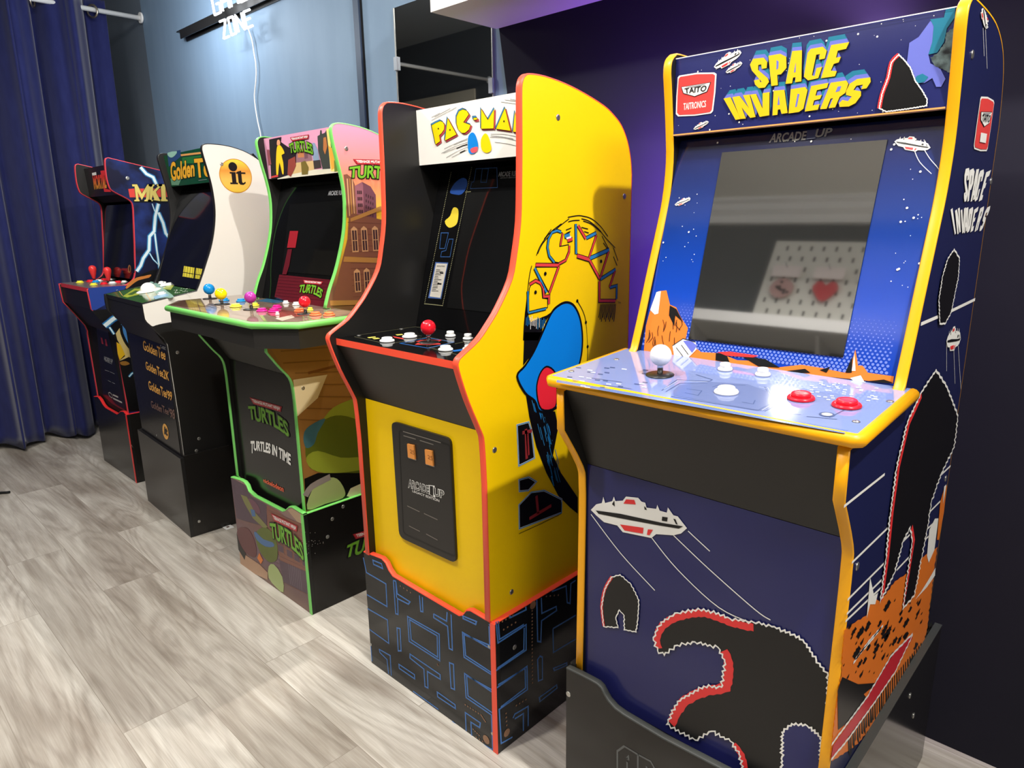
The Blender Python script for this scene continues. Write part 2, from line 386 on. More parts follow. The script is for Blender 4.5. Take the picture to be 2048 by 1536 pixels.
# ---- curtain on its rod across the end of the room
XC = -4.446; RZ = 2.317
rod = empty('curtain_rod', (XC, .3, RZ), 'thin white curtain rod running across to the blue wall', 'curtain rod')
m = MB(); m.tube([(XC, YF, RZ), (XC, WALL, RZ-.004)], .0125, WHITE, 12); m.build('pole', rod)
for y in (YF, WALL-.016):
    m = MB(); m.lathe((XC, y, RZ-.002), (0, 1, 0), [(.028, 0), (.028, .01), (.015, .016)], WHITE, 20); m.build('flange', rod)
cur = empty('curtain', (XC, .8, 0), 'long navy blue velvet curtain hanging in folds at the left', 'curtain')
cm = noisy('navy_velvet', (32, 36, 82), (37, 42, 90), 40, .85, .2, stretch=(1, 1, .3))
nodes(cm)[2].inputs['Sheen Weight'].default_value = .35; nodes(cm)[2].inputs['Sheen Roughness'].default_value = .4
m = MB(); NU, NV = 200, 40; vs = []; rnd = random.Random(4); ph = [rnd.uniform(-.5, .5) for _ in range(12)]
def cur_pt(u, z):
    t = z/2.38; y1 = 1.43+.04*t; y0 = .18-.0*t; y = y0+(y1-y0)*u
    k = u*5.0*2*math.pi
    amp = .085+.02*math.sin(u*9+1)*(1-t)+.008*(1-t)
    x = XC+amp*(math.sin(k+.35*math.sin(z*1.3+u*7)*(1-t))+.22*math.sin(2.3*k+1.3)+.10*math.sin(5.1*k+z*.6))
    return (x, y+.03*math.sin(k*2+.8)*.5, z)
for j in range(NV+1):
    for i in range(NU+1): vs.append(cur_pt(i/NU, .025+2.35*j/NV+(.012*math.sin(i*.35) if j == 0 else 0)))
fs = [(j*(NU+1)+i, j*(NU+1)+i+1, (j+1)*(NU+1)+i+1, (j+1)*(NU+1)+i) for j in range(NV) for i in range(NU)]
m.add(vs, fs, cm, True); o = m.build('cloth', cur)
sd = o.modifiers.new('thickness', 'SOLIDIFY'); sd.thickness = .003
ringm = M('brushed_nickel_ring', (196, 182, 160), .3, metal=1)
for k in range(13):
    u = (k+.5)/13; p = Vector(cur_pt(u, RZ)); m = MB()
    c = Vector((XC, p.y, RZ-.012)); ax = Vector((.6 if k % 2 else -.6, 1, 0)).normalized(); s_ = Vector((0, 0, 1)); r_ = ax.cross(s_)
    m.tube([c+(s_*math.cos(a)+r_*math.sin(a))*.031 for a in [2*math.pi*q/28 for q in range(28)]], .0055, ringm, 8, True); m.build('grommet_ring', cur)

# ---- small things on the floor
m = MB(); q = [PZ(.006).px(*p) for p in ((-14, 987), (2, 985.5), (12, 985), (20, 984))]; m.tube(q, .006, BLACKM, 8)
tag(m.build('black_cable', origin=q[3]), 'end of a black cable on the floor at the far left', 'cable')
tagp = PZ(0); m = MB(); a = tagp.px(456, 1053); m.box(a.x-.012, a.x+.030, a.y-.02, a.y+.012, .0005, .003, WHITE); m.box(a.x+.004, a.x+.016, a.y-.010, a.y, .003, .0035, M('tag_print', (90, 60, 55), .6))
tag(m.build('paper_tag', origin=(a.x, a.y, 0)), 'tiny white paper tag on the floor under the black cabinet riser', 'tag')

# ---- what stands along the opposite wall (seen mirrored in the glossy screens)
pb = empty('pegboard', (-1.0, YF, 2.14), 'white pegboard with slots on the slate wall, seen in the screen', 'pegboard')
pm = M('pegboard_white', (226, 224, 214), .5); m = MB()
m.box(-1.62, .1, YF+.006, YF+.03, 1.98, 2.50, pm)
dk = M('peg_slot', (30, 30, 30), .8)
for r_ in range(8):
    for c_ in range(26):
        x = -1.58+c_*.064+(.032 if r_ % 2 else 0); z = 2.015+r_*.063
        if x < .07: m.add([(x-.006, YF+.0305, z-.014), (x+.006, YF+.0305, z-.014), (x+.006, YF+.0305, z+.014), (x-.006, YF+.0305, z+.014)], [(0, 1, 2, 3)], dk)
m.build('board', pb)
for k, (x, colr, lab) in enumerate(((-1.50, (190, 150, 145), 'clear bag of pink and grey spotted pads at the left of the pegboard'), (-1.28, (196, 60, 66), 'clear bag with a red heart shaped pad on the pegboard'),
        (-1.06, (215, 205, 190), 'clear bag with a black spotted white pad on the pegboard'), (-.84, (150, 70, 190), 'clear bag with a purple pad on the pegboard'))):
    h = empty('pad_packet', (x, YF+.06, 2.2), lab, 'packet', 'packets hanging on the pegboard')
    m = MB(); m.box(x-.075, x+.075, YF+.055, YF+.058, 2.27, 2.335, M('header_card', (238, 225, 220), .5)); m.build('header_card', h)
    m = MB()
    
    heart = [(0, -.062), (.05, -.015), (.062, .02), (.045, .048), (.02, .05), (0, .03), (-.02, .05), (-.045, .048), (-.062, .02), (-.05, -.015)]
    rnd_ = [(.062*math.cos(a), .056*math.sin(a)) for a in [2*math.pi*q/22 for q in range(22)]]
    m.prism([(x+a, YF+.0545, 2.205+b_) for a, b_ in (smooth(heart, 3, True) if k == 1 else rnd_)], (0, -.010, 0), M('pad_%d' % k, colr, .35))
    if k != 1:
        sp_ = random.Random(k)
        for q in range(9): a, d_ = sp_.uniform(0, 6.28), sp_.uniform(0, .045); PLq = PL((0, YF+.0546, 0), (0, 1, 0)); m.dot2(PLq, PLq.to2(Vector((x+d_*math.cos(a), YF+.0546, 2.205+d_*math.sin(a)))), .009, dk, 1, 8)
    m.build('pad', h)
    m = MB(); m.tube([(x, YF+.031, 2.325), (x, YF+.09, 2.325), (x, YF+.095, 2.335)], .003, CHROME, 6); m.build('hook', h)
m = MB(); m.box(-2.0, .4, YF+.002, YF+.26, 1.89, 1.95, WHITE)
for x in (-1.86, -1.2, -.5): m.prism([(x, YF+.002, 1.89), (x, YF+.20, 1.89), (x, YF+.002, 1.71)], (.02, 0, 0), WHITE)
tag(m.build('bracket_shelf', origin=(-1, YF, 1.8)), 'white bracket shelf on the slate wall below the pegboard', 'shelf')
# ================================================================ arcade cabinets: shared builders
TH = .015; ZB = .2625
def ink(name, rgb=None, rough=.32, coat=0): return M('print_'+name, rgb, rough, .5, coat=coat)
K = ink('black', (14, 13, 14)); W_ = ink('white', (238, 236, 230)); YEL = ink('yellow', (250, 210, 10)); RED = ink('red', (228, 52, 52)); BLU = ink('blue', (20, 130, 215))
GRN = ink('leaf_green', (112, 176, 44)); ORG = ink('orange', (224, 122, 44)); GREY = ink('grey', (150, 150, 152)); DBLU = ink('maze_blue', (52, 104, 190)); TAN = ink('tan', (226, 160, 90))
SCREW = M('screw_steel', (190, 188, 182), .3, metal=.9)
GLOSS = M('screen_glass', (20, 20, 19), .06, .5, ior=1.75)
class Cab: pass
def cabinet(label, XL, XR, prof, trim, outer, deck, kick, front, bezel, marq, mats, deckx=None, deck_t=.018, apron=None, gap_shade=.022):
    c = Cab(); c.XL, c.XR = XL, XR; c.prof = prof; c.trim = trim
    c.root = empty('arcade_cabinet', ((XL+XR)/2, front[0][0], ZB), label, 'arcade cabinet', 'arcade cabinets in a row')
    c.xi0, c.xi1 = XL+TH+.0004, XR-TH-.0004
    c.right = MB(); c.left = MB()
    c.right.prism([(XR, y, z) for y, z in prof], (-TH, 0, 0), BLACK, outer, BLACK)
    c.left.prism([(XL, y, z) for y, z in prof], (TH, 0, 0), BLACK, outer, BLACK)
    c.P_side = PX(XR); c.P_front = PYZ(*front); c.P_kick = PYZ(*kick); c.P_bez = PYZ(*bezel); c.P_marq = PYZ(*marq); c.P_deck = PYZ(*deck)
    for p in (c.P_front, c.P_kick, c.P_bez, c.P_marq): p.cx = (c.xi0+.0008, c.xi1-.0008)
    def sl(a, b, mat, t=.012, fr=None, x=None):
        mb = MB(); mb.slab(a, b, *(x or (c.xi0, c.xi1)), t, mat, fr); return mb
    c.front = sl(*front, BLACK, fr=mats['front']); c.kick = sl(*kick, BLACK, fr=mats.get('kick', M('kick_satin', (40, 37, 32), .42, .6))); c.bezel = sl(*bezel, BLACK, .008, mats['bezel'])
    c.marq = sl(*marq, mats.get('marq_edge', BLACK), .014, mats['marq']); c.deck = sl(*deck, mats.get('deck_edge', BLACK), deck_t, mats['deck'], deckx)
    sl((bezel[1][0]-.001, bezel[1][1]+.0125), (marq[0][0]+.0145, marq[0][1]+.0125), BLACKM, .012).build('speaker_panel', c.root)
    if apron: sl(*apron, BLACK).build('control_apron', c.root)
    lo = c.P_front.o; c.front.poly3(c.P_front, [[Vector((x, front[0][0], z)) for x, z in ((c.xi0, ZB), (c.xi1, ZB), (c.xi1, ZB+gap_shade), (c.xi0, ZB+gap_shade))]], BLACKM, .4)  # black strip painted on the panel foot as shade behind the riser lip
    yb = max(p[0] for p in prof)-.016; zt = marq[1][1]-.014
    ztb = min(zt, max((z for y, z in prof if y > yb-.03), default=zt)-.02)
    sl((marq[1][0]+.0145, zt), (yb-.10, zt-.012), BLACKM, .01).build('top_panel', c.root)
    sl((yb-.1005, zt), (yb-.0005, ztb-.012), BLACKM, .01).build('top_panel', c.root)
    sl((yb, ZB), (yb, ztb-.02), BLACKM, .01).build('back_panel', c.root)
    sl((front[0][0]+.0125, ZB+.012), (yb-.0005, ZB+.012), BLACKM, .0115).build('bottom_panel', c.root)
    return c
def finish(c, screen=None):
    for mb, n in ((c.right, 0), (c.left, 1)):
        o = mb.build('side_panel', c.root)
        t = MB(); x0 = c.XR-TH-.0003 if n == 0 else c.XL-.0003
        t.ribbon(c.prof, x0, x0+TH+.0006, .002, c.trim); t.build('edge_trim', o)
    c.front.build('front_panel', c.root); c.kick.build('kick_panel', c.root); c.bezel.build('bezel', c.root); c.marq.build('marquee', c.root)
    c.deck_o = c.deck.build('control_panel', c.root)
def screen(c, px, mat=None, layer=3):
    m = MB(); n = c.P_bez.n; m.prism([c.P_bez.px(*q)+n*.0004 for q in px], n*.0016, BLACK, BLACK, mat or GLOSS); return m.build('screen', c.root)
def joystick(c, base, ball, rpx, mat, shaft=CHROME, bat=False, pl=None):
    pl = pl or c.P_deck; b = pl.px(*base); d = depth(b); r = rpx*d/F; lo, hi = .005, .12
    for _ in range(40):
        h = (lo+hi)/2; p = turn(b+Vector((0, 0, h)), XF[1])-CAM; y = 768-F*p.dot(UP)/p.dot(FW)
        if y > ball[1]: lo = h
        else: hi = h
    m = MB(); m.lathe(b+pl.n*.0005, pl.n, [(.0235, 0), (.0235, .0012), (.005, .002)], BLACK); m.lathe(b, (0, 0, 1), [(.0048, .001), (.0048, h)], shaft, 16)
    j = m.build('joystick', c.root); m = MB()
    if bat: m.lathe(b+Vector((0, 0, h-.028)), (0, 0, 1), [(.005, -.004), (.007, 0), (.0155, .034), (.0175, .044), (.0155, .054), (.009, .060), (.001, .062)], mat)
    else: m.sphere(b+Vector((0, 0, h)), r, mat)
    m.build('bat_handle' if bat else 'ball_top', j); return j
def button(c, px, rpx, mat, pl=None, h=1.0):
    pl = pl or c.P_deck; b = pl.px(*px); r = rpx*depth(b)/F
    m = MB(); m.lathe(b+pl.n*.0004, pl.n, [(r, 0), (r, .0022), (r*.93, .0040), (r*.76, .0044)], mat)
    o = m.build('button', c.root)
    m = MB(); m.lathe(b+pl.n*.0036, pl.n, [(r*.72, 0), (r*.72, .0050*h), (r*.66, .0062*h), (r*.40, .0058*h), (.0001, .0055*h)], mat); m.build('plunger', o); return o
def screws(c, pl, pts, r=.0045, parent=None):
    for q in pts:
        m = MB(); m.lathe(pl.px(*q)+pl.n*.0002, pl.n, [(r*1.25, 0), (r, .0012), (r*.5, .0013), (.0001, .0006)], SCREW, 14); m.build('screw', parent or c.root)
def riser(label, XL, XR, Y0, Y1, H, lip, board, side, trim, trim_w=.013, corner=True):
    """plinth the cabinet stands in; lip: (t, z) outline of the dipped front edge"""
    r = Cab(); r.XL, r.XR, r.Y0 = XL, XR, Y0; t = .013
    r.root = empty('cabinet_riser', ((XL+XR)/2, Y0, 0), label, 'cabinet riser', 'risers under the arcade cabinets')
    r.P_front = PY(Y0); r.P_side = PX(XR); r.front = MB(); top = [(XL+(XR-XL)*a, z) for a, z in lip]
    r.front.prism([(XL, Y0, .0005), (XR, Y0, .0005)]+[(x, Y0, z) for x, z in reversed(top)], (0, t, 0), BLACK, board, BLACK)
    r.side = MB(); r.side.box(XR-t, XR, Y0+t+.0003, Y1, .0005, H, side)
    m = MB(); m.box(XL, XL+t, Y0+t+.0003, Y1, .0005, H, BLACK); m.build('side_board', r.root)
    m = MB(); m.box(XL+t+.0003, XR-t-.0003, Y1-t, Y1, .0005, H-.004, BLACK); m.build('back_board', r.root)
    m = MB(); m.box(XL+t+.0003, XR-t-.0003, Y0+t+.0006, Y1-t-.0003, ZB-.015, ZB-.0003, BLACKM); m.build('shelf_board', r.root)
    r.t = t; r.trimm = trim; r.top = top; r.H = H; r.Y1 = Y1; return r
def finish_riser(r):
    o = r.front.build('front_board', r.root); s = r.side.build('side_board', r.root); t = r.t
    if r.trimm:
        m = MB(); pts = r.top; n = len(pts); vs = []; fs = []
        for i, (x, z) in enumerate(pts):
            a = Vector(pts[max(i-1, 0)]); b = Vector(pts[min(i+1, n-1)]); d = (b-a).normalized(); nn = Vector((-d.y, d.x))
            for yy, k in ((r.Y0-.0006, -.0015), (r.Y0-.0006, .001), (r.Y0+.002, .002), (r.Y0+t-.002, .002), (r.Y0+t, .001), (r.Y0+t, -.0015)): vs.append((x+nn.x*k, yy, z+nn.y*k))
        for i in range(n-1):
            for k in range(5): fs.append((i*6+k, i*6+6+k, i*6+7+k, i*6+1+k))
        m.add(vs, fs, r.trimm, True); m.build('lip_trim', o)
        m = MB(); m.box(r.XR-t, r.XR+.0006, r.Y0, r.Y1, r.H+.0003, r.H+.002, r.trimm)
        m.build('top_trim', s)
        m = MB(); m.box(r.XR-.0145, r.XR+.0007, r.Y0-.0017, r.Y0-.0002, .0005, r.H, r.trimm); m.build('corner_trim', o)
def trace_lip(Y0, XL, XR, px):
    pl = PY(Y0); out = []
    for q in px:
        p = pl.px(*q); out.append(((p.x-XL)/(XR-XL), p.z))
    out[0] = (0.0, out[0][1]); out[-1] = (1.0, out[-1][1]); return out
SHIP = dict(hull=[(165, 360), (190, 335), (215, 330), (222, 302), (230, 330), (262, 322), (270, 302), (277, 322), (310, 320), (325, 302), (380, 308), (395, 325), (412, 330), (418, 352), (462, 358), (467, 340), (478, 366), (510, 375), (515, 352), (540, 387), (560, 392), (602, 445), (575, 468), (540, 476), (462, 470), (440, 487), (310, 460), (285, 430), (225, 415), (190, 385)],
    k=[[(188, 362), (300, 378), (490, 420), (585, 436), (565, 446), (480, 432), (290, 396), (200, 377)], [(490, 392), (515, 396), (512, 414), (488, 410)], [(540, 402), (550, 404), (560, 428), (552, 426)], [(262, 335), (272, 318), (274, 345)], [(408, 345), (416, 352), (420, 362), (410, 360)]],
    r=[[(326, 314), (363, 317), (370, 337), (314, 333)], [(298, 425), (405, 441), (402, 467), (318, 452)], [(425, 448), (448, 450), (432, 474), (420, 472)]])
def ship(mb, pl, lt, rt, dome, lay=3):
    A = Vector(lt); B = Vector(rt); D = Vector(dome); a0, b0, d0 = Vector((165, 360)), Vector((602, 445)), Vector((352, 304))
    e1 = b0-a0; e2 = d0-a0; det = e1.x*e2.y-e1.y*e2.x
    def f(p):
        q = Vector(p)-a0; s = (q.x*e2.y-q.y*e2.x)/det; t = (e1.x*q.y-e1.y*q.x)/det
        return tuple(A+(B-A)*s+(D-A)*t)
    mb.poly(pl, [f(p) for p in SHIP['hull']], W_, lay)
    for p in SHIP['k']: mb.poly(pl, [f(q) for q in p], K, lay+1)
    for p in SHIP['r']: mb.poly(pl, [f(q) for q in p], RED, lay+1)
def turtles(mb, pl, o, s, wid, arch=True, full=True):
    """the lettering TEENAGE MUTANT NINJA / TURTLES on plane pl; o,s map its own frame (0..100) by three photo points"""
    O, U, V = (Vector(q) for q in o)
    def f(x, y): return tuple(O+(U-O)*x/100+(V-O)*y/100)
    mb.poly(pl, [f(7, 0), f(88, 0), f(83, 22), f(15, 22)], ink('deep_red', (150, 28, 38)), s)
    mb.poly(pl, [f(9, 2), f(86, 2), f(82, 20), f(16, 20)], ink('banner_red', (190, 48, 58)), s+1)
    mb.text(pl, 'TEENAGE MUTANT NINJA', [f(13, 4), f(84, 4), f(81, 18), f(17, 18)], W_, s+2, .03)
    def warp(x, y): return x, y*(1-.0)-.55*(abs(x-.42)/.58)**2.2*(1 if x > .42 else .62)+(.10 if x < .12 else 0)*(1-y)
    Q = [f(2, 27), f(97, 27), f(97, 78), f(2, 78)]
    mb.text(pl, 'TURTLES', Q, K, s+1, .085, warp, .96); mb.text(pl, 'TURTLES', Q, GRN, s+2, .03, warp, .96)
# ================================================================ navy space cabinet (nearest)
NAVY = M('navy_laminate', (25, 30, 72), .30, .5); YT = M('amber_edging', (244, 170, 12), .35); SYEL = ink('amber_letter', (236, 188, 24))
SI = [(.945, ZB), (.948, .42), (.951, .64), (.950, .715), (.942, .755), (.888, .836), (.886, .908), (1.085, .926), (1.108, .948), (1.130, 1.008), (1.154, 1.08), (1.182, 1.16), (1.203, 1.225), (1.212, 1.295), (1.206, 1.36), (1.197, 1.42), (1.192, 1.45), (1.194, 1.470), (1.206, 1.482), (1.225, 1.486), (1.32, 1.484), (1.39, 1.475), (1.45, 1.45), (1.485, 1.405), (1.502, 1.34), (1.502, ZB)]
SIp = [SI[0]]+smooth(SI[1:6], 3)+smooth(SI[6:8], 1)+smooth(SI[8:25], 3)+[SI[25]]
frontn = M('navy_front_print', (34, 37, 92), .16, .5)
bezb = zramp('bezel_sky_print', [(.93-ZB, (24, 62, 170)), (1.05-ZB, (16, 66, 176)), (1.18-ZB, (18, 52, 130)), (1.30-ZB, (26, 34, 82)), (1.36-ZB, (18, 22, 52))], .10, .5)
nodes(bezb)[2].inputs['IOR'].default_value = 1.65
deckm = M('deck_acrylic_print', (122, 138, 188), .09, .5, coat=.5)
c = cabinet('navy blue arcade cabinet with amber edging and space artwork, nearest at right', -.745, -.264, SIp, YT, NAVY,
    deck=((.885, .930), (1.118, .944)), kick=((.955, .757), (.890, .911)), front=((.955, ZB), (.955, .756)), bezel=((1.119, .9445), (1.236, 1.336)), marq=((1.208, 1.342), (1.208, 1.477)),
    mats=dict(front=frontn, kick=M('kick_dark', (29, 27, 24), .45, .5), bezel=bezb, marq=M('marquee_navy', (38, 42, 96), .14), deck=deckm, deck_edge=YT, marq_edge=M('marquee_edge_tan', (196, 152, 118), .4)), deckx=(-.762, -.256), deck_t=.018)
# --- marquee artwork
mq = c.marq; pl = c.P_marq; rnd = random.Random(3)
PER = ink('periwinkle', (104, 112, 196)); TEAL = ink('teal', (32, 116, 142))
def C1(p): return cr(1400, 60, 5.389, p)
GL = [([(578, 312), (692, 300), (730, 345), (724, 412), (672, 422), (666, 372), (634, 378), (632, 432), (735, 520), (750, 560), (706, 622), (640, 628), (600, 590), (588, 545), (646, 532), (656, 566), (672, 560), (566, 440), (545, 375)], None),
    ([(745, 280), (870, 258), (935, 290), (938, 410), (880, 478), (838, 485), (845, 595), (775, 605)], [(832, 325), (855, 342), (850, 415), (830, 432)]),
    ([(1000, 230), (1105, 220), (1098, 555), (1030, 565), (1036, 510), (1008, 515), (998, 575), (928, 582)], [(1040, 350), (1036, 455), (1018, 460)]),
    ([(1165, 250), (1200, 205), (1330, 182), (1372, 225), (1350, 310), (1290, 322), (1298, 262), (1258, 268), (1212, 490), (1240, 498), (1262, 412), (1322, 398), (1280, 520), (1170, 545), (1125, 505)], None),
    ([(1420, 165), (1615, 132), (1580, 205), (1490, 225), (1472, 300), (1525, 290), (1500, 352), (1448, 366), (1415, 440), (1480, 445), (1460, 500), (1310, 522)], None),
    ([(260, 740), (335, 725), (445, 960), (390, 970)], None), ([(355, 725), (432, 712), (535, 845), (470, 705), (540, 697), (605, 938), (548, 948), (455, 835), (500, 955), (440, 960)], None),
    ([(545, 697), (610, 690), (680, 850), (682, 682), (755, 670), (752, 920), (650, 937)], None), ([(800, 655), (915, 645), (950, 895), (885, 905), (870, 855), (845, 860), (840, 915), (787, 922)], [(855, 705), (866, 805), (842, 810)]),
    ([(985, 640), (1140, 615), (1165, 650), (1120, 850), (1070, 885), (960, 900)], [(1058, 690), (1078, 692), (1050, 828), (1032, 832)]), ([(1205, 605), (1390, 570), (1375, 625), (1265, 650), (1250, 710), (1320, 700), (1300, 745), (1235, 760), (1220, 815), (1295, 800), (1275, 860), (1135, 880)], None),
    ([(1415, 570), (1580, 545), (1605, 580), (1570, 680), (1510, 722), (1462, 835), (1392, 845), (1440, 735), (1412, 742), (1370, 850), (1300, 855)], [(1490, 612), (1530, 606), (1510, 660), (1466, 672)]),
    ([(1580, 660), (1620, 580), (1700, 530), (1840, 512), (1845, 560), (1800, 630), (1742, 640), (1762, 590), (1690, 602), (1660, 648), (1740, 662), (1740, 710), (1680, 790), (1610, 825), (1510, 830), (1505, 790), (1540, 755), (1600, 768), (1642, 718), (1580, 702)], None)]
for k, (mat, f) in enumerate([(TEAL, 1.0), (TEAL, .85), (TEAL, .7), (TEAL, .58), (PER, .46), (PER, .34), (PER, .22), (PER, .12)]):
    for g, h in GL:
        mq.poly(pl, C1([(x-(x-1000)*.075*f, y-88*f) for x, y in g]), mat, 2+k*.25)
for g, h in GL:
    mq.poly(pl, C1([(x+8, y+6) for x, y in g]), K, 4.2); mq.poly(pl, C1(g), SYEL, 4.6)
    if h: mq.poly(pl, C1(h), PER, 5.0)
def C3(p): return cr(1240, 0, 2.535, p)
def badge(mb, pl, o):   # red square badge; o maps 0..1 frame (TL,TR,BR,BL photo px)
    a, b, d, e = (Vector(q) for q in o)
    def f(x, y): return tuple(a.lerp(b, x).lerp(e.lerp(d, x), y))
    rr = lambda i: [f(i+x*(1-2*i), i+y*(1-2*i)) for x, y in ((.06, .03), (.5, .0), (.94, .03), (1, .07), (1.0, .5), (.97, .93), (.92, .98), (.5, 1.0), (.06, .98), (.0, .92), (0, .5), (.02, .07))]
    mb.poly(pl, rr(0), W_, 2); mb.poly(pl, rr(.035), ink('badge_red', (224, 66, 62)), 3)
    mb.poly(pl, [f(.12, .30), f(.88, .25), f(.80, .47), f(.48, .56), f(.18, .46)], K, 4); mb.poly(pl, [f(.14, .31), f(.86, .265), f(.785, .46), f(.48, .545), f(.195, .45)], W_, 5)
    mb.poly(pl, [f(.22, .315), f(.80, .275), f(.50, .345)], GREY, 6)
    mb.text(pl, 'TAITO', [f(.22, .345), f(.79, .32), f(.76, .45), f(.24, .47)], K, 6.5, .02)
    return f
f = badge(mq, pl, C3([(290, 378), (492, 360), (478, 578), (284, 596)])); mq.text(pl, 'TAITRONICS', [f(.20, .69), f(.78, .67), f(.78, .82), f(.20, .845)], W_, 4, .015)
ship(mq, pl, *C3([(478, 340), (618, 268), (548, 268)])); ship(mq, pl, *C3([(538, 366), (622, 322), (580, 322)])); ship(mq, pl, *C3([(374, 655), (452, 618), (408, 622)]))
def SM(p): return cr(1740, 0, 5.12, p)
mq.poly(pl, SM([(405, 440), (500, 380), (620, 215), (660, 250), (640, 430), (600, 560), (620, 650), (720, 700), (775, 810), (730, 890), (680, 890), (640, 800), (560, 850), (450, 850), (400, 780), (380, 640)]), PER, 2)
mq.poly(pl, SM([(620, 200), (760, 180), (780, 90), (875, 75), (870, 180), (790, 290), (760, 430), (690, 540), (600, 560), (640, 430), (655, 270)]), TEAL, 2.5); mq.poly(pl, SM([(455, 830), (480, 780), (540, 755), (600, 790), (560, 840), (490, 855)]), TEAL, 3)
GRK = noisy('nebula_grey', (28, 30, 34), (120, 140, 140), 60, .3)
mq.poly(pl, jag(SM([(780, 340), (880, 270), (868, 700), (840, 760), (760, 720), (660, 670), (620, 590), (700, 540), (770, 440)]), 1.5, 4, 5, True), GRK, 3)
# plain dark rock shape with a red rim and a white outline
def rock(mb, pl, pts, rim=(), wl=.0022, amp=1.2, step=4.5, seed=1, lay=4, rimw=.006):
    j = jag(pts, amp, step, seed, True); mb.poly(pl, j, K, lay); mb.line(pl, j, wl, W_, lay+1.4, True)
    for i0, i1 in rim:
        seg = smooth(pts[i0:i1+1], 3); P = [Vector(pl.to2(pl.px(*q))) for q in seg]; mb.line2(pl, P, rimw, RED, lay+.7)
rock(mq, pl, SM([(100, 1110), (130, 960), (190, 800), (225, 640), (300, 560), (360, 620), (420, 700), (470, 830), (540, 930), (590, 1020), (585, 1085), (430, 1110), (290, 1130), (170, 1145)]), [(0, 4)], .0016, .7, 2.6, 4)
for _ in range(90):
    x = rnd.uniform(-.722, -.288); z = rnd.uniform(1.346, 1.474); mq.dot2(pl, (x, z-0), rnd.choice([.0005, .0006, .0008, .0014]), W_, 1.2, 8) if False else mq.dot2(pl, (x-0, (z-1.342)), rnd.choice([.0005, .0006, .0008, .0015]), W_, 1.2, 8)
mq.poly3(pl, [[Vector((-.7285, 1.208, 1.4755)), Vector((-.2805, 1.208, 1.4755)), Vector((-.2805, 1.208, 1.477)), Vector((-.7285, 1.208, 1.477))]], W_, 6)
mq.poly3(pl, [[Vector((-.7285, 1.208, 1.342)), Vector((-.2805, 1.208, 1.342)), Vector((-.2805, 1.208, 1.3445)), Vector((-.7285, 1.208, 1.3445))]], TAN, 6)
# --- bezel artwork and screen
bz = c.bezel; pl = c.P_bez
def C4(p): return cr(1260, 230, 2.793, p)
SCR = C4([(517, 211), (1440, 140), (1191, 1355), (330, 1252)])
screen(c, SCR, M('display_glass', (30, 30, 28), .035, .5, ior=3.0))
bz.text(pl, 'ARCADE', C4([(788, 108), (990, 92), (985, 140), (780, 155)]), GREY, 3, .03, shear=.15); bz.text(pl, '1', C4([(1000, 88), (1032, 85), (1028, 133), (996, 136)]), ink('slate_blue', (58, 66, 110)), 3, .03); bz.text(pl, 'UP', C4([(1042, 82), (1132, 75), (1126, 118), (1036, 126)]), GREY, 3, .03, shear=.15)
ship(bz, pl, *C4([(1478, 150), (1680, 185), (1575, 122)])); ship(bz, pl, *C4([(252, 502), (340, 470), (300, 466)]))
for a in ([(1590, 200), (1620, 265), (1685, 330)], [(1645, 195), (1680, 250), (1742, 318)]): bz.line(pl, smooth(C4(a), 4), .0009, W_, 3)
for _ in range(60):
    q = rnd.choice([(rnd.uniform(160, 440), rnd.uniform(420, 950)), (rnd.uniform(1420, 1640), rnd.uniform(300, 1000)), (rnd.uniform(300, 1650), rnd.uniform(130, 210))])
    if q[1] > 420 and q[0] < 700 and q[0] > 500-(q[1]-211)*.18-20: continue
    if q[0] > 900 and q[1] > 200 and q[0] < 1470-(q[1]-140)*.205: continue
    bz.dot(pl, C4([q])[0], rnd.choice([.0007, .001, .0018]), W_, 3, 8)
for r_ in range(17):          # halftone dots behind the hills
    for k in range(62):
        x = -.726+.007*k+(.0035 if r_ % 2 else 0); y = .012+.0052*r_
        if x > -.285 or x < -.66 and r_ > 9: continue
        bz.dot2(pl, (x, y), .0026*(1-r_/20), ink('halftone_blue', (110, 130, 216)), 1, 8)
hill = C4([(78, 1330), (90, 1180), (110, 1105), (160, 985), (205, 980), (225, 1060), (260, 1075), (285, 1130), (325, 1190), (310, 1260), (400, 1325), (500, 1330), (600, 1370), (760, 1375), (830, 1410), (960, 1395), (1080, 1415), (1200, 1440), (1235, 1400), (1260, 1310), (1275, 1400), (1300, 1400), (1330, 1440), (1475, 1460), (1470, 1500), (900, 1440), (400, 1372)])
bz.poly(pl, hill, ORG, 2)
for a in ([(115, 1090), (150, 990), (175, 985), (160, 1110), (140, 1115)], [(1240, 1430), (1255, 1330), (1262, 1430)], [(1230, 1470), (1290, 1455), (1310, 1490), (1260, 1492)]): bz.poly(pl, C4(a), W_, 3)
for a in ([(225, 1065), (262, 1085), (300, 1160), (255, 1120), (250, 1180), (220, 1120)], [(482, 1330), (540, 1335), (560, 1385), (480, 1370)], [(620, 1345), (760, 1365), (840, 1412), (720, 1405)], [(880, 1430), (980, 1418), (1010, 1440), (900, 1445)], [(1320, 1488), (1420, 1478), (1470, 1495), (1440, 1500)], [(1205, 1440), (1245, 1345), (1240, 1440)], [(1060, 1425), (1120, 1408), (1100, 1440)]): bz.poly(pl, C4(a), K, 3.5)
for a in range(16):
    x = rnd.uniform(95, 300); y = 1130+rnd.uniform(0, 130); bz.line(pl, C4([(x, y), (x+rnd.uniform(-8, 12), y+30), (x+rnd.uniform(-20, 20), y+58)]), .0011, K, 4)
bz.poly(pl, C4([(490, 1325), (560, 1322), (720, 1345), (690, 1355), (540, 1345)]), RED, 4)
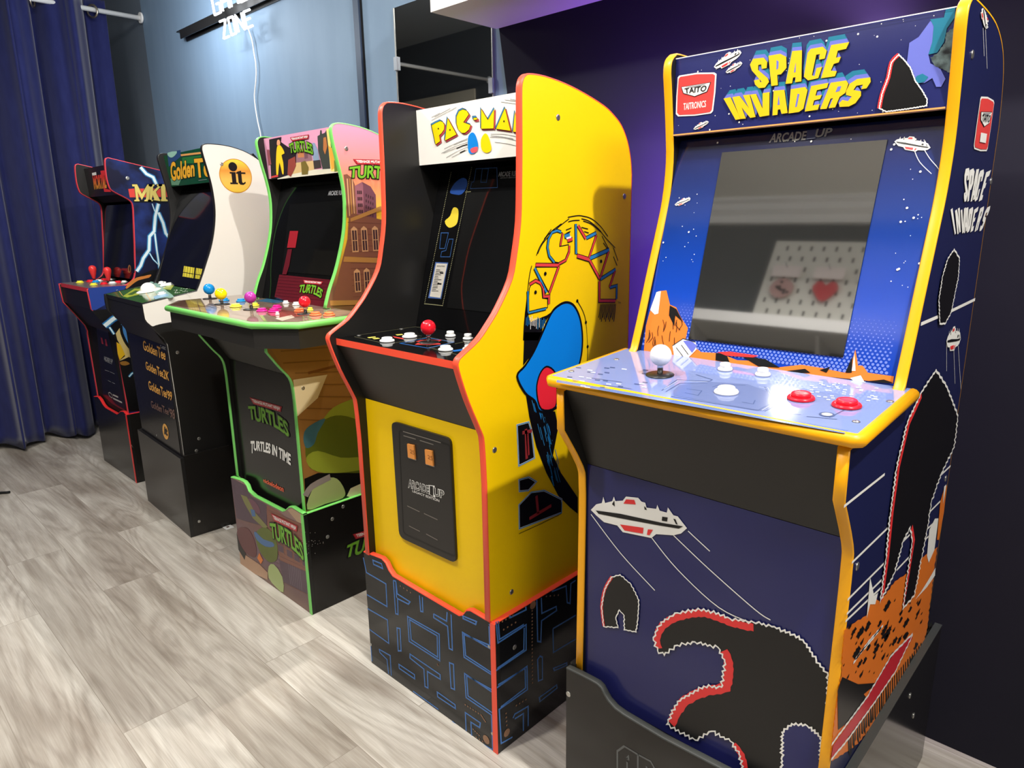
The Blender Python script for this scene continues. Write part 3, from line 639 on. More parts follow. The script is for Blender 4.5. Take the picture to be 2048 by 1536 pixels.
bz.poly(pl, C4([(240, 1290), (300, 1250), (370, 1270), (375, 1310), (320, 1365), (250, 1350)]), W_, 4); bz.poly(pl, C4([(300, 1262), (345, 1262), (378, 1290), (350, 1330)]), PER, 5)
for a in ([(262, 1300), (300, 1350)], [(290, 1285), (330, 1340)], [(240, 1290), (300, 1250), (370, 1270)]): bz.line(pl, C4(a), .0012, K, 5.5)
# --- control panel
dk = c.deck; pl = c.P_deck
def C5(p): return cr(1080, 660, 2.626, p)
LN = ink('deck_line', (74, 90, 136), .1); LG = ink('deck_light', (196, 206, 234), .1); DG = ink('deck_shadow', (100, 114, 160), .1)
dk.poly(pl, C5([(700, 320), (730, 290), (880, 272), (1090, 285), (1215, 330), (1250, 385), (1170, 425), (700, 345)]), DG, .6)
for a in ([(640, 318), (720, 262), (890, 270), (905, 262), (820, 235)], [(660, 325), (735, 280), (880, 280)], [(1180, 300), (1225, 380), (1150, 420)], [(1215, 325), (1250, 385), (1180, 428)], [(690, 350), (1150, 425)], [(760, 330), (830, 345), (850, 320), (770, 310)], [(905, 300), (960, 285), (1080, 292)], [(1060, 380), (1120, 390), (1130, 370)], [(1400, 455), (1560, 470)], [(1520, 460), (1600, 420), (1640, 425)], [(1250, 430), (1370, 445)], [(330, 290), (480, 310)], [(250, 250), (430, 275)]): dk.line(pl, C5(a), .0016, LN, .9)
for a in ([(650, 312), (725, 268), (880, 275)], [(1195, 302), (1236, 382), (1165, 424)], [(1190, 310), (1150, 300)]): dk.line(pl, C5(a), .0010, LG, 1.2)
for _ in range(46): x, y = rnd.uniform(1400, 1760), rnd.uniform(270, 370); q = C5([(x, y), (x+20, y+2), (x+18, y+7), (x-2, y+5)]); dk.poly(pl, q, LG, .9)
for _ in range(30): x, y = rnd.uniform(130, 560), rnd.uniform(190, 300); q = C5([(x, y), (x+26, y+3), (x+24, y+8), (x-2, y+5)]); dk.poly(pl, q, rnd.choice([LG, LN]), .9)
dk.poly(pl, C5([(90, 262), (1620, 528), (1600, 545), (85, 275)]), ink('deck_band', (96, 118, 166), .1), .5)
xx, yy = pl.to2(pl.px(*C5([(1507, 445)])[0])); dk.dot2(pl, (xx, yy), .010, LN, 1.2, 20); dk.dot2(pl, (xx, yy), .007, GREY, 1.5, 20); dk.dot2(pl, (xx, yy), .0045, W_, 1.8, 20)
BW = M('button_white', (240, 240, 238), .25); BR = M('button_red', (232, 30, 48), .25)
joystick(c, C5([(630, 237)])[0], C5([(634, 132)])[0], 21.5, M('ball_white', (244, 244, 244), .2))
button(c, C5([(978, 330)])[0], 24, BW); button(c, C5([(1370, 362)])[0], 26.5, BR); button(c, C5([(1610, 400)])[0], 28, BR)
button(c, C5([(972, 210)])[0], 14.5, BW, h=1.4); button(c, C5([(1170, 238)])[0], 15, BW, h=1.4)
screws(c, pl, C5([(1660, 482), (1838, 376), (165, 218), (402, 155)]), .0042)
# --- front panel
fp = c.front; pl = c.P_front
def C6(p): return cr(1110, 860, 2.272, p)
ship(fp, pl, *C6([(165, 362), (602, 445), (352, 303)]))
for a in ([(165, 382), (300, 560), (455, 728)], [(440, 488), (560, 635), (745, 805), (905, 880)], [(540, 478), (700, 630), (910, 815), (980, 862)], [(606, 458), (640, 490), (705, 550)]): fp.line(pl, smooth(C6(a), 5), .0019, W_, 2)
rock(fp, pl, C6([(225, 890), (215, 800), (230, 720), (262, 665), (300, 655), (350, 700), (385, 770), (380, 860), (372, 915), (318, 905), (318, 840), (296, 815), (280, 850), (290, 895)]), [(0, 3)], .0022, 1.1, 4, 7)
rock(fp, pl, C6([(470, 1000), (450, 940), (485, 870), (560, 828), (680, 810), (800, 855), (905, 870), (1000, 890), (1130, 950), (1190, 1040), (1245, 1110), (1240, 1330), (1235, 1500), (1225, 1640), (1020, 1620), (860, 1560), (840, 1470), (800, 1410), (715, 1365), (640, 1405), (510, 1335), (560, 1230), (680, 1160), (760, 1165), (775, 1050), (745, 985), (640, 960), (560, 975), (500, 1020)]), (), .0026, 3.4, 5, 11)
j = jag(C6([(1030, 1620), (1035, 1480), (1035, 1370), (1080, 1330), (1150, 1340), (1210, 1390), (1212, 1620)]), 3, 4, 14); fp.poly(pl, j, frontn, 5.4); fp.line(pl, j, .0026, W_, 5.8)
for a, wd in (([(478, 990), (465, 945), (492, 885), (565, 845), (680, 828), (800, 872), (905, 895)], .013), ([(770, 1000), (792, 1050), (780, 1165), (700, 1180), (590, 1230), (530, 1330)], .016), ([(815, 1425), (850, 1470), (868, 1550)], .012)):
    j = jag(smooth(C6(a), 2), 1.2, 6, 3); P = [Vector(pl.to2(pl.px(*q))) for q in j]; fp.line2(pl, P, wd, RED, 4.8)
# --- right side artwork
sd = c.right; pl = c.P_side
def S1(p): return cr(1820, 0, 3.2, p)
def S7(p): return cr(1640, 660, 1.7525, p)
ship(sd, pl, *S1([(460, 52), (478, 185), (494, 130)]))
for a in ([(463, 180), (470, 360)], [(478, 180), (489, 440)]): sd.line(pl, S1(a), .0014, W_, 2)
BQ = S1([(447, 606), (538, 634), (492, 976), (400, 960)]); f = badge(sd, pl, BQ); sd.poly(pl, [f(.30, .67), f(.72, .67), f(.72, .84), f(.30, .84)], W_, 5)
def warp_glyphs(idx, quad, mat, lay):
    xs = [p for i in idx for p in GL[i][0]]; x0, x1 = min(p[0] for p in xs), max(p[0] for p in xs)
    # letters sheared upright line by line
    Q = [Vector(pl.to2(pl.px(*q))) for q in quad]; n = len(idx)
    for k, i in enumerate(idx):
        g, h = GL[i]; gx0, gx1 = min(p[0] for p in g), max(p[0] for p in g); gy0, gy1 = min(p[1] for p in g), max(p[1] for p in g)
        wts = [max(p[0] for p in GL[j][0])-min(p[0] for p in GL[j][0]) for j in idx]; tot = sum(wts); a = sum(wts[:k])/tot; b = a+wts[k]/tot*1.10
        def mp(p):
            u = a+(b-a)*(p[0]-gx0)/(gx1-gx0); v = 1-(p[1]-gy0)/(gy1-gy0); q = Q[3].lerp(Q[2], u).lerp(Q[0].lerp(Q[1], u), v); return Vector(pl.at(*q))
        loops = [[mp(p) for p in g]]+([[mp(p) for p in h]] if h else []); sd.poly3(pl, loops, mat, lay)
warp_glyphs([0, 1, 2, 3, 4], S1([(345, 1072), (508, 1088), (468, 1290), (328, 1292)]), W_, 3)
warp_glyphs([5, 6, 7, 8, 9, 10, 11, 12], S1([(252, 1332), (505, 1318), (470, 1475), (262, 1504)]), W_, 3)
rock(sd, pl, cr(1260, 230, 2.793, [(1720, 1165), (1715, 1030), (1735, 900), (1765, 800), (1800, 750), (1830, 800), (1825, 900), (1805, 1000), (1785, 1100), (1750, 1165)]), (), .003, .8, 3.5, 3)
ship(sd, pl, *cr(1260, 230, 2.793, [(1762, 1262), (1842, 1250), (1805, 1180)]))
for a in ([(1765, 1270), (1765, 1430)], [(1805, 1300), (1812, 1500)], [(1830, 1290), (1845, 1530)]): sd.line(pl, cr(1260, 230, 2.793, a), .0014, W_, 2)
for a in ([(82, 618), (225, 505)], [(372, 555), (456, 476)], [(110, 815), (265, 665)], [(95, 945), (230, 810)], [(92, 995), (232, 858)], [(88, 1020), (215, 900)], [(360, 660), (420, 600)], [(355, 715), (412, 662)], [(352, 745), (408, 700)], [(270, 760), (330, 700)], [(268, 840), (330, 775)]): sd.line(pl, S7(a), .0042, W_, 1.5)
sd.line(pl, cr(1260, 230, 2.793, [(1622, 1168), (1790, 1095), (1925, 1030)]), .0055, W_, 1.5)
OR2 = ink('canyon_orange', (222, 116, 36))
sd.poly(pl, jag(S7([(82, 1052), (110, 1030), (160, 1000), (170, 930), (210, 950), (260, 880), (320, 840), (350, 800), (410, 760), (400, 830), (385, 950), (372, 1060), (357, 1130), (250, 1300), (130, 1450), (40, 1510), (34, 1500), (50, 1350), (72, 1200)]), 1.2, 6, 4, True), OR2, 2)
for a in ([(420, 600), (436, 545), (443, 545), (432, 640), (415, 735), (408, 735)],): sd.poly(pl, S7(a), OR2, 2)
for a in ([(160, 1010), (172, 865), (186, 930), (200, 920), (190, 960), (172, 960)], [(372, 790), (380, 700), (400, 660), (412, 660), (398, 770), (378, 815)], [(330, 945), (372, 900), (400, 860), (402, 832), (380, 870), (352, 915)], [(432, 548), (440, 540), (428, 610)]): sd.poly(pl, S7(a), W_, 3)
for k in range(80):      # dark strokes of the canyon print
    x = rnd.uniform(75, 385); y = rnd.uniform(900, 1230)
    if y < 1050-(x-80)*.72 or y > 1210-(x-200)*.2: continue
    l = rnd.uniform(8, 30); sd.poly(pl, S7([(x, y), (x+l*.5, y-l*.7), (x+l*.35, y-l*.1), (x+l*.1, y+l*.3)]), K, 3)
for k in range(26):
    x = rnd.uniform(95, 350); y = rnd.uniform(930, 1200)
    if y < 1075-(x-80)*.80 or y > 1190-(x-200)*.2: continue
    l = rnd.uniform(16, 42); sd.poly(pl, jag(S7([(x, y), (x+l*.6, y-l*1.0), (x+l*.8, y-l*.7), (x+l*.55, y-l*.2), (x+l*.25, y+l*.25)]), 1.5, 4, k, True), K, 3.2)
for k in range(34):
    t = k/33; x = 95+t*255; y0 = 1400-t*310; sd.poly(pl, S7([(x, y0+8), (x+3, y0+4), (x+5+rnd.uniform(-3, 6), y0+60+rnd.uniform(0, 40)), (x+1, y0+70)]), K, 3)
sd.poly(pl, S7([(58, 1262), (75, 1215), (130, 1240), (200, 1235), (150, 1275), (170, 1300), (100, 1370), (60, 1400)]), K, 3)
sd.poly(pl, S7([(42, 1455), (160, 1290), (250, 1140), (322, 1062), (320, 1080), (258, 1200), (180, 1310), (90, 1430), (34, 1505)]), ink('crimson', (196, 36, 50)), 3.5)
for a in ([(36, 1450), (160, 1285), (245, 1140), (320, 1063)], [(34, 1503), (95, 1430), (185, 1305), (260, 1195), (321, 1066)], [(112, 1165), (165, 1090), (216, 1035)], [(120, 1150), (175, 1085), (210, 1042)]): sd.line(pl, jag(S7(a), .8, 6, 9), .0048, W_, 4.2)
rock(sd, pl, S7([(205, 950), (225, 800), (240, 640), (262, 480), (300, 320), (350, 215), (400, 140), (440, 200), (478, 300), (465, 410), (420, 500), (385, 600), (370, 700), (350, 800), (325, 930), (285, 975), (300, 860), (318, 740), (310, 690), (285, 740), (255, 850)]), (), .0042, 1.5, 5, 21)
for a in ([(212, 945), (232, 800), (248, 640), (270, 480), (306, 325), (350, 228)], [(316, 690), (324, 740), (305, 860), (287, 965)]): sd.line(pl, S7(a), .011, RED, 4.8)
screws(c, pl, S1([(398, 350), (517, 1160)])+S7([(130, 828), (440, 520)]), .0055)
finish(c)
t = MB(); d0, d1 = (.885, .930), (1.118, .944)       # rounded amber edging of the deck
pts = [(-.762, d1[0], d1[1]-.009), (-.762, d0[0]+.004, d0[1]-.009), (-.758, d0[0], d0[1]-.009), (-.260, d0[0], d0[1]-.009), (-.256, d0[0]+.004, d0[1]-.009), (-.256, d1[0], d1[1]-.009)]
t.tube(pts, .0098, YT, 12); t.build('edge_trim', c.deck_o)
lip = trace_lip(.930, -.757, -.250, cr(1110, 1290, 5.12, [(112, 235), (240, 297), (360, 360), (430, 400), (470, 440), (500, 500), (540, 570), (610, 650), (700, 715), (1100, 955), (1720, 1262)]))
zl = lip[-1][1]; lip = lip[:-1]+[(.80, zl), (.86, .27), (.90, .325), (1.0, .335)]
RB = M('riser_black_satin', (30, 29, 28), .16, .6)
r = riser('plain black riser with grey letter outlines under the navy space cabinet', -.757, -.250, .930, 1.575, .335, lip, RB, RB, M('worn_grey_edge', (58, 60, 58), .5))
rl = ink('riser_outline', (92, 94, 94)); pl = r.P_front
for ch, x in (('A', 0), ('R', 190)):
    pass
for a in ([(640, 1400), (640, 1085), (710, 1035), (850, 1120), (850, 1400)], [(740, 1400), (740, 1195)], [(735, 1160), (755, 1135), (755, 1170), (735, 1160)], [(850, 1120), (980, 1190), (1015, 1250), (1015, 1400)], [(940, 1240), (940, 1290)]): r.front.line(pl, cr(1110, 1290, 5.12, a), .0038, rl, 1)
screws(r, pl, cr(1110, 1290, 5.12, [(138, 503)]), .005)
finish_riser(r)
screws(r, r.P_side, cr(1640, 1230, 5.02, [(903, 808), (938, 1008)]), .005)
# ================================================================ yellow maze cabinet
YL = M('yellow_laminate', (250, 206, 4), .42, .35); RT_ = M('coral_edging', (250, 84, 58), .38)
PMB = [(.018, ZB), (.018, .333), (.0, .338), (0, .655), (-.004, .749), (-.012, .778), (-.043, .846), (-.066, .912), (-.066, .930), (-.053, .940), (-.011, .963), (.022, .993), (.047, 1.020), (.085, 1.074), (.10, 1.124), (.113, 1.189), (.117, 1.265), (.119, 1.339), (.120, 1.429), (.123, 1.452), (.131, 1.463), (.145, 1.468), (.189, 1.469), (.251, 1.463), (.316, 1.451), (.386, 1.433), (.423, 1.417), (.454, 1.397), (.479, 1.365), (.494, 1.327), (.500, 1.291), (.502, .932), (.502, ZB)]
def shifted(prof, dy, s0, s1): p = [(y+dy, z) for y, z in prof]; return p[:s0]+smooth(p[s0:s1], 3)+p[s1:]
ac = M('black_acrylic', (13, 13, 14), .07, .35)
c = cabinet('yellow arcade cabinet with coral red edging and white marquee', -1.441, -.972, shifted(PMB, .930, 3, 31), RT_, YL,
    deck=((.880, .9235), (1.121, .9245)), kick=((.951, .762), (.884, .906)), front=((.951, ZB), (.951, .761)), bezel=((1.122, .925), (1.225, 1.314)), marq=((1.157, 1.327), (1.154, 1.457)),
    mats=dict(front=YL, bezel=ac, marq=M('marquee_white', (240, 236, 228), .18), deck=ac, deck_edge=RT_), deck_t=.016)
mq, pl = c.marq, c.P_marq
def A1(p): return cr(800, 150, 7.314, p)
LB = ink('letter_blue', (70, 150, 205)); LR = ink('letter_red', (232, 88, 96))
PG = [[(470, 735), (530, 700), (600, 670), (640, 690), (660, 730), (655, 800), (620, 850), (585, 885), (600, 970), (530, 1020)], [(705, 625), (840, 870), (665, 965)], [(1020, 575), (985, 520), (930, 500), (870, 530), (835, 610), (835, 710), (860, 800), (910, 850), (960, 850), (1020, 800), (1045, 730), (940, 690)],
      [(1080, 625), (1135, 620), (1140, 655), (1085, 662)], [(1195, 490), (1295, 655), (1390, 490), (1380, 785), (1195, 790)], [(1545, 480), (1630, 820), (1410, 790)], [(1690, 530), (1760, 790), (1800, 540), (1870, 840), (1660, 835)]]
for g in PG:
    small = len(g) == 4
    for dx, dy, mat, lay in ((-26, -30, LB, 2), (-18, -20, LB, 2.2), (26, 32, LR, 2.4), (16, 20, LR, 2.6)):
        k = .62 if not small else .8; q = A1([(min(x+dx*k, 1745), y+dy*k) for x, y in g]); mq.poly(pl, q, mat, lay); mq.line(pl, q, .0006, K, lay+.1, True)
    q = A1([(min(x, 1745), y) for x, y in g]); mq.poly(pl, q, YEL, 4); mq.line(pl, q, .0010, K, 4.5, True)
for q in ((572, 785), (742, 803), (1532, 678)): mq.dot(pl, A1([q])[0], .0022, K, 5, 12)
for a in ([(465, 620), (590, 555)], [(510, 615), (740, 490)], [(465, 665), (830, 475)], [(1535, 365), (1740, 390)], [(1480, 395), (1740, 430)], [(1615, 355), (1740, 375)], [(650, 1080), (820, 1000), (990, 930)], [(610, 1145), (800, 1050), (990, 985)], [(640, 1145), (850, 1060), (985, 1020)], [(790, 1025), (900, 975), (985, 950)],
          [(680, 1210), (850, 1115), (1000, 1050)], [(760, 1205), (900, 1135), (985, 1095)], [(1330, 890), (1500, 905), (1660, 935)], [(1330, 865), (1530, 870), (1740, 910)], [(1320, 910), (1520, 920), (1740, 970)], [(1390, 985), (1560, 1005), (1740, 1045)]): mq.line(pl, smooth(A1(a), 4), .0008, K, 2)
for a, wd in (([(830, 1075), (920, 1035), (990, 1015)], .0022), ([(880, 1135), (960, 1100)], .0018)): mq.line(pl, A1(a), wd, K, 2)
# plain coloured swooshes between the speed lines
mq.poly(pl, smooth(A1([(1000, 930), (1040, 850), (1090, 850), (1130, 930), (1150, 1060), (1090, 1150), (1010, 1130)]), 3, True), BLU, 3); mq.poly(pl, smooth(A1([(1190, 950), (1240, 860), (1290, 880), (1330, 1000), (1340, 1100), (1270, 1140), (1200, 1090)]), 3, True), YEL, 3)
mq.poly(pl, smooth(A1([(1040, 1080), (1140, 1050), (1130, 1120), (1060, 1140)]), 3, True), LR, 3.4)
# bezel
bz, pl = c.bezel, c.P_bez
def B1(p): return cr(840, 320, 4.8, p)
for a, n in (([(300, 120), (45, 1380)], 74), ([(497, 75), (218, 1398)], 80), ([(45, 1380), (218, 1398)], 20), ([(440, 308), (485, 305)], 6)):
    p, q = (Vector(v) for v in B1(a))
    for k in range(n): bz.dot(pl, tuple(p.lerp(q, k/(n-1))), .0011, ink('pale_dot', (205, 200, 150)), 1, 6)
bz.poly(pl, smooth(B1([(290, 310), (330, 230), (400, 175), (450, 190), (450, 260), (400, 330), (330, 330)]), 3, True), ink('dim_blue', (44, 86, 170)), 1.5)
bz.poly(pl, smooth(B1([(240, 590), (290, 540), (320, 460), (365, 470), (370, 540), (350, 620), (280, 650)]), 3, True), ink('dim_yellow', (226, 200, 60)), 1.5)
for a in ([(205, 700), (275, 700), (240, 850), (190, 850)], [(280, 760), (320, 760), (290, 930), (200, 930), (210, 880), (250, 870)], [(540, 85), (740, 75), (745, 265), (485, 275), (500, 215), (520, 210)], [(600, 85), (585, 215), (640, 215), (660, 85)]): bz.line(pl, B1(a), .0018, ink('dim_line_blue', (52, 92, 150)), 1.5, True)
bz.poly(pl, B1([(150, 980), (273, 985), (205, 1335), (80, 1325)]), ink('card_blue', (70, 100, 160)), 1.5); bz.poly(pl, B1([(158, 992), (265, 997), (198, 1325), (95, 1310)]), ink('card_white', (214, 208, 196)), 2)
bz.text(pl, 'INSTRUCTIONS', B1([(168, 1012), (242, 1014), (240, 1028), (165, 1026)]), K, 3)
rnd = random.Random(8)
for k in range(14):
    y = 1055+k*15.5; x = 158-k*3.2; bz.line(pl, B1([(x, y), (x+rnd.uniform(30, 70), y+2)]), .0013, K, 3)
for a in ([(193, 1085), (228, 1087)], [(172, 1188), (210, 1191)]): bz.line(pl, B1(a), .0035, K, 3)
bz.text(pl, 'ARCADE 1UP', B1([(760, 118), (930, 105), (930, 155), (755, 160)]), GREY, 2, .03); bz.text(pl, 'LEGACY EDITION', B1([(775, 168), (930, 162), (930, 175), (772, 180)]), GREY, 2)
m = MB(); n = pl.n; SQ = B1([(455, 318), (1230, 270), (1010, 1500), (262, 1420)]); m.prism([pl.px(*q)+n*.0003 for q in SQ], n*.0012, BLACK, BLACK, M('screen_glass2', (16, 16, 16), .05, .5, ior=1.9)); m.build('screen', c.root)
# control panel
dk, pl = c.deck, c.P_deck
def D1(p): return cr(620, 620, 5.909, p)
for a in ([(560, 300), (1240, 200), (1480, 235)], [(1000, 390), (1400, 320), (1700, 385), (1400, 455)], [(1420, 450), (1780, 540)], [(1250, 300), (1330, 310)], [(1720, 400), (1990, 340)], [(530, 318), (830, 385)]):
    P = [Vector(v) for v in D1(a)]
    for p, q in zip(P, P[1:]):
        k = max(2, int((q-p).length/2.4))
        for i in range(k): dk.dot(pl, tuple(p.lerp(q, i/k)), .0009, ink('pale_dot', (205, 200, 150)), 1, 6)
dk.line(pl, D1([(1065, 395), (1390, 330), (1700, 382), (1390, 452)]), .0035, ink('deck_blue', (28, 98, 176)), .8, True)
for a in ([(1250, 375), (1310, 355), (1560, 355), (1520, 380), (1300, 385)], [(1240, 412), (1270, 392), (1540, 395), (1545, 410)]): dk.poly(pl, D1(a), ink('deck_red', (206, 60, 56)), 1)
for a, mt in (([(675, 325), (770, 315), (780, 325), (700, 335)], ink('pale_yellow', (226, 214, 100))), ([(735, 338), (800, 330), (830, 340), (760, 348)], ink('pale_yellow2', (226, 214, 100))), ([(975, 310), (1100, 335), (1110, 350), (1000, 330)], ink('deck_red')), ([(1010, 292), (1090, 285), (1100, 295), (1030, 303)], ink('pale_yellow2', (226, 214, 100))), ([(1680, 480), (1800, 462), (1820, 482), (1700, 495)], ink('deck_blue', (28, 98, 176)))): dk.poly(pl, D1(a), mt, 1)
joystick(c, D1([(1405, 385)])[0], D1([(1402, 205)])[0], 15.2, M('ball_red', (232, 28, 44), .18))
for q in ((912, 372), (1178, 322), (1603, 475), (1890, 468)): button(c, D1([q])[0], 15, BW)
for q in ((1660, 312), (1868, 345)): button(c, D1([q])[0], 10.5, BW, h=1.5)
screws(c, pl, D1([(578, 302), (1078, 225)]), .0045)
# coin door on the yellow front
pl = c.P_front; cdm = M('coin_door_black', (38, 36, 34), .35)
def E1(p): return cr(780, 840, 5.293, p)
def rquad(q, r=.12, k=4):
    out = []; n = 4; Q = [Vector(p) for p in q]
    for i in range(4):
        p, a, b = Q[i], Q[i-1], Q[(i+1) % 4]; la, lb = (a-p).length, (b-p).length; s = r*min(la, lb)
        p0 = p+(a-p)*(s/la); p1 = p+(b-p)*(s/lb)
        for t in range(k+1): t /= k; out.append(tuple(p0*(1-t)**2+p*2*t*(1-t)+p1*t*t))
    return out
m = MB(); n = pl.n; Q = rquad(E1([(36, 4), (658, 190), (720, 1510), (118, 1230)]), .10)
m.prism([pl.px(*q)+n*.0002 for q in Q], n*.006, cdm)
ins = rquad(E1([(95, 108), (632, 265), (690, 1450), (142, 1200)]), .06); p2 = PL(pl.o+n*.006, n, pl.u); m.line2(p2, [Vector(p2.to2(p2.px(*q))) for q in ins], .004, M('coin_door_groove', (22, 21, 20), .4), 1, True)
for a in ([(140, 120), (540, 240)], [(145, 165), (275, 202)], [(318, 215), (462, 260)], [(185, 908), (315, 970)], [(362, 988), (505, 1055)], [(203, 1120), (318, 1178)], [(385, 1205), (505, 1270)]): m.line(p2, E1(a), .0024, M('slot_highlight', (120, 114, 106), .4), 1.5)
m.text(p2, 'ARCADE', E1([(198, 628), (412, 700), (412, 775), (198, 712)]), W_, 1.5, .06); m.text(p2, 'ARCADE', E1([(198, 628), (412, 700), (412, 775), (198, 712)]), K, 2.5, .0)
m.text(p2, '1', E1([(425, 695), (458, 700), (462, 805), (425, 785)]), W_, 1.5, .05); m.text(p2, '1', E1([(425, 695), (458, 700), (462, 805), (425, 785)]), K, 2.5, .0)
m.text(p2, 'UP', E1([(470, 720), (572, 752), (572, 828), (472, 798)]), W_, 1.5, .06); m.text(p2, 'UP', E1([(470, 720), (572, 752), (572, 828), (472, 798)]), K, 2.5, .0)
m.text(p2, 'LEGACY EDITION', E1([(240, 738), (525, 842), (525, 868), (240, 760)]), W_, 2, .012)
cd_o = m.build('coin_door', c.root)
for a in ([(195, 248), (265, 265), (278, 415), (205, 390)], [(382, 308), (458, 325), (470, 485), (392, 460)]):
    m = MB(); m.prism([p2.px(*q)+n*.0004 for q in E1(a)], n*.004, ink('coin_orange', (232, 150, 70)))
    q = a; m.line(p2, E1([(q[3][0]-5, q[3][1]+4), (q[2][0]+4, q[2][1]+4)]), .004, GREY, 3); m.text(PL(p2.o+n*.0044, n, pl.u), '25', E1([(q[0][0]+16, q[0][1]+60), (q[1][0]-8, q[1][1]+60), (q[1][0]-4, q[1][1]+105), (q[0][0]+20, q[0][1]+100)]), ink('coin_brown', (150, 90, 40)), 1)
    m.build('coin_button', cd_o)
# right side artwork
sd, pl = c.right, c.P_side
def F1(p): return cr(1000, 400, 5.485, p)
def G1(p): return cr(1000, 580, 2.844, p)
BL2 = ink('mid_blue', (48, 132, 186)); RD2 = ink('mid_red', (224, 66, 66))
def thick(pts, wd, mat, lay=3):
    wd *= .62; sd.line(pl, pts, wd+.0034, K, lay); sd.line(pl, pts, wd, mat, lay+.6)
outl = [[(300, 1248), (318, 970), (345, 915), (385, 897), (425, 912), (452, 955), (462, 1075), (518, 1085), (518, 1178)], [(385, 738), (635, 735), (530, 1010)],
        [(680, 360), (620, 340), (570, 365), (535, 430), (525, 520), (545, 610), (600, 680), (650, 690), (710, 650), (745, 560), (748, 490), (650, 510)], [(830, 275), (830, 590), (975, 640), (1055, 380), (940, 420)], [(985, 640), (1190, 540), (1090, 870)], [(1090, 880), (1260, 760), (1195, 960), (1275, 940), (1270, 1090), (1085, 1100)]]
for a in outl: sd.line(pl, F1(a), .0022, K, 2, True); sd.poly(pl, F1(a), ink('side_yellow', (250, 206, 4), .42), 1.5)
for a, wd, mt in (([(320, 925), (385, 885), (440, 912), (468, 965), (475, 1060), (532, 1055), (530, 1140)], .008, RD2), ([(305, 1238), (500, 1190)], .006, BL2), ([(300, 1000), (303, 1235)], .006, BL2), ([(385, 712), (645, 715)], .010, RD2), ([(642, 722), (535, 1020)], .008, RD2), ([(375, 745), (505, 1015)], .008, BL2),
                  ([(665, 352), (620, 335), (565, 355), (528, 425), (515, 520), (535, 615), (590, 685)], .007, BL2), ([(640, 700), (715, 660), (752, 570), (755, 500)], .007, RD2), ([(682, 362), (655, 500)], .006, RD2), ([(703, 400), (760, 380)], .012, BL2), ([(735, 446), (790, 428)], .010, RD2),
                  ([(826, 262), (830, 592)], .009, BL2), ([(850, 282), (935, 425)], .009, RD2), ([(940, 418), (1050, 362)], .010, BL2), ([(840, 612), (970, 652)], .012, RD2), ([(1052, 385), (972, 632)], .008, RD2), ([(980, 640), (1192, 545)], .012, BL2), ([(975, 655), (1088, 865)], .009, RD2), ([(1188, 560), (1092, 860)], .008, RD2), ([(1095, 868), (1262, 762)], .010, BL2), ([(1256, 775), (1195, 955)], .008, RD2), ([(1198, 960), (1275, 938), (1272, 1085)], .008, BL2), ([(1085, 890), (1084, 1105), (1260, 1105)], .010, RD2)): thick(F1(a), wd, mt)
sd.poly(pl, F1([(718, 412), (770, 395), (775, 415), (722, 432)]), W_, 4.5)
for q in ((383, 1012), (490, 808), (1102, 672)): sd.dot(pl, F1([q])[0], .0042, K, 4, 12)
for a in ([(300, 1000), (320, 830), (345, 720)], [(395, 610), (430, 520), (480, 440), (560, 345), (670, 260)], [(410, 590), (470, 470), (600, 330), (755, 205)], [(740, 190), (840, 172), (900, 175), (1000, 205), (1100, 290), (1180, 400)], [(890, 205), (980, 235), (1080, 320), (1160, 420), (1260, 525)], [(745, 240), (800, 225), (870, 222)], [(910, 230), (1000, 265), (1100, 350)], [(1115, 395), (1190, 540)], [(1240, 520), (1290, 665)], [(1240, 620), (1282, 720)], [(720, 330), (780, 305)], [(725, 365), (770, 345)], [(890, 300), (962, 318)], [(920, 345), (970, 362)], [(1130, 470), (1180, 540)], [(480, 430), (560, 320)]): sd.line(pl, smooth(F1(a), 4), .0022, K, 2)
sd.text(pl, 'TM', F1([(1288, 1112), (1318, 1118), (1318, 1140), (1288, 1136)]), K, 3)
for k in range(12): x = 1098+k*15; sd.line(pl, F1([(x, 1140), (x-8, 1230), (x-22, 1290+(k % 3)*22)]), .0030, K, 3)
# dark speed trail and plain blue drop shape
sd.poly(pl, F1([(250, 1540), (258, 1380), (272, 1230), (300, 1000), (304, 1245), (330, 1340), (420, 1300), (510, 1265), (560, 1230), (470, 1380), (440, 1540)]), K, 1.6)
sd.poly(pl, G1([(137, 240), (240, 240), (200, 340), (130, 430)]), K, 1.6)
sd.poly(pl, G1([(140, 560), (230, 690), (312, 690), (330, 780), (300, 940), (345, 1040), (440, 1180), (440, 1272), (395, 1235), (330, 1170), (262, 1040), (205, 890), (165, 720)]), K, 1.6)
rnd = random.Random(6)
for k in range(40):
    t = rnd.uniform(0, .8); x = 165+t*150+rnd.uniform(0, 70); y = 610+t*560; l = rnd.uniform(30, 90); sd.line(pl, G1([(x, y), (x+l*.25, y+l)]), .0016, rnd.choice([BLU, BL2, BL2]), 2.2) if y < 1060 and x < 320 and x > 150+max(0, (y-640)*.28) else None
for k in range(14): x = 265+k*16; y = 1240+k*2+rnd.uniform(-20, 20); sd.line(pl, F1([(x+20, y+40), (x+18, y+110+rnd.uniform(0, 70))]), .0016, rnd.choice([BLU, BL2, W_]), 2.2) if x < 500 else None
BD = smooth(G1([(95, 490), (140, 430), (190, 350), (240, 240), (290, 130), (335, 85), (380, 70), (420, 92), (452, 160), (466, 260), (460, 370), (430, 480), (380, 600), (300, 680), (225, 690), (195, 630), (140, 585)]), 4, True)
sd.poly(pl, BD, ink('bright_blue', (10, 130, 226)), 2.6); sd.line(pl, BD, .0055, K, 3, True)
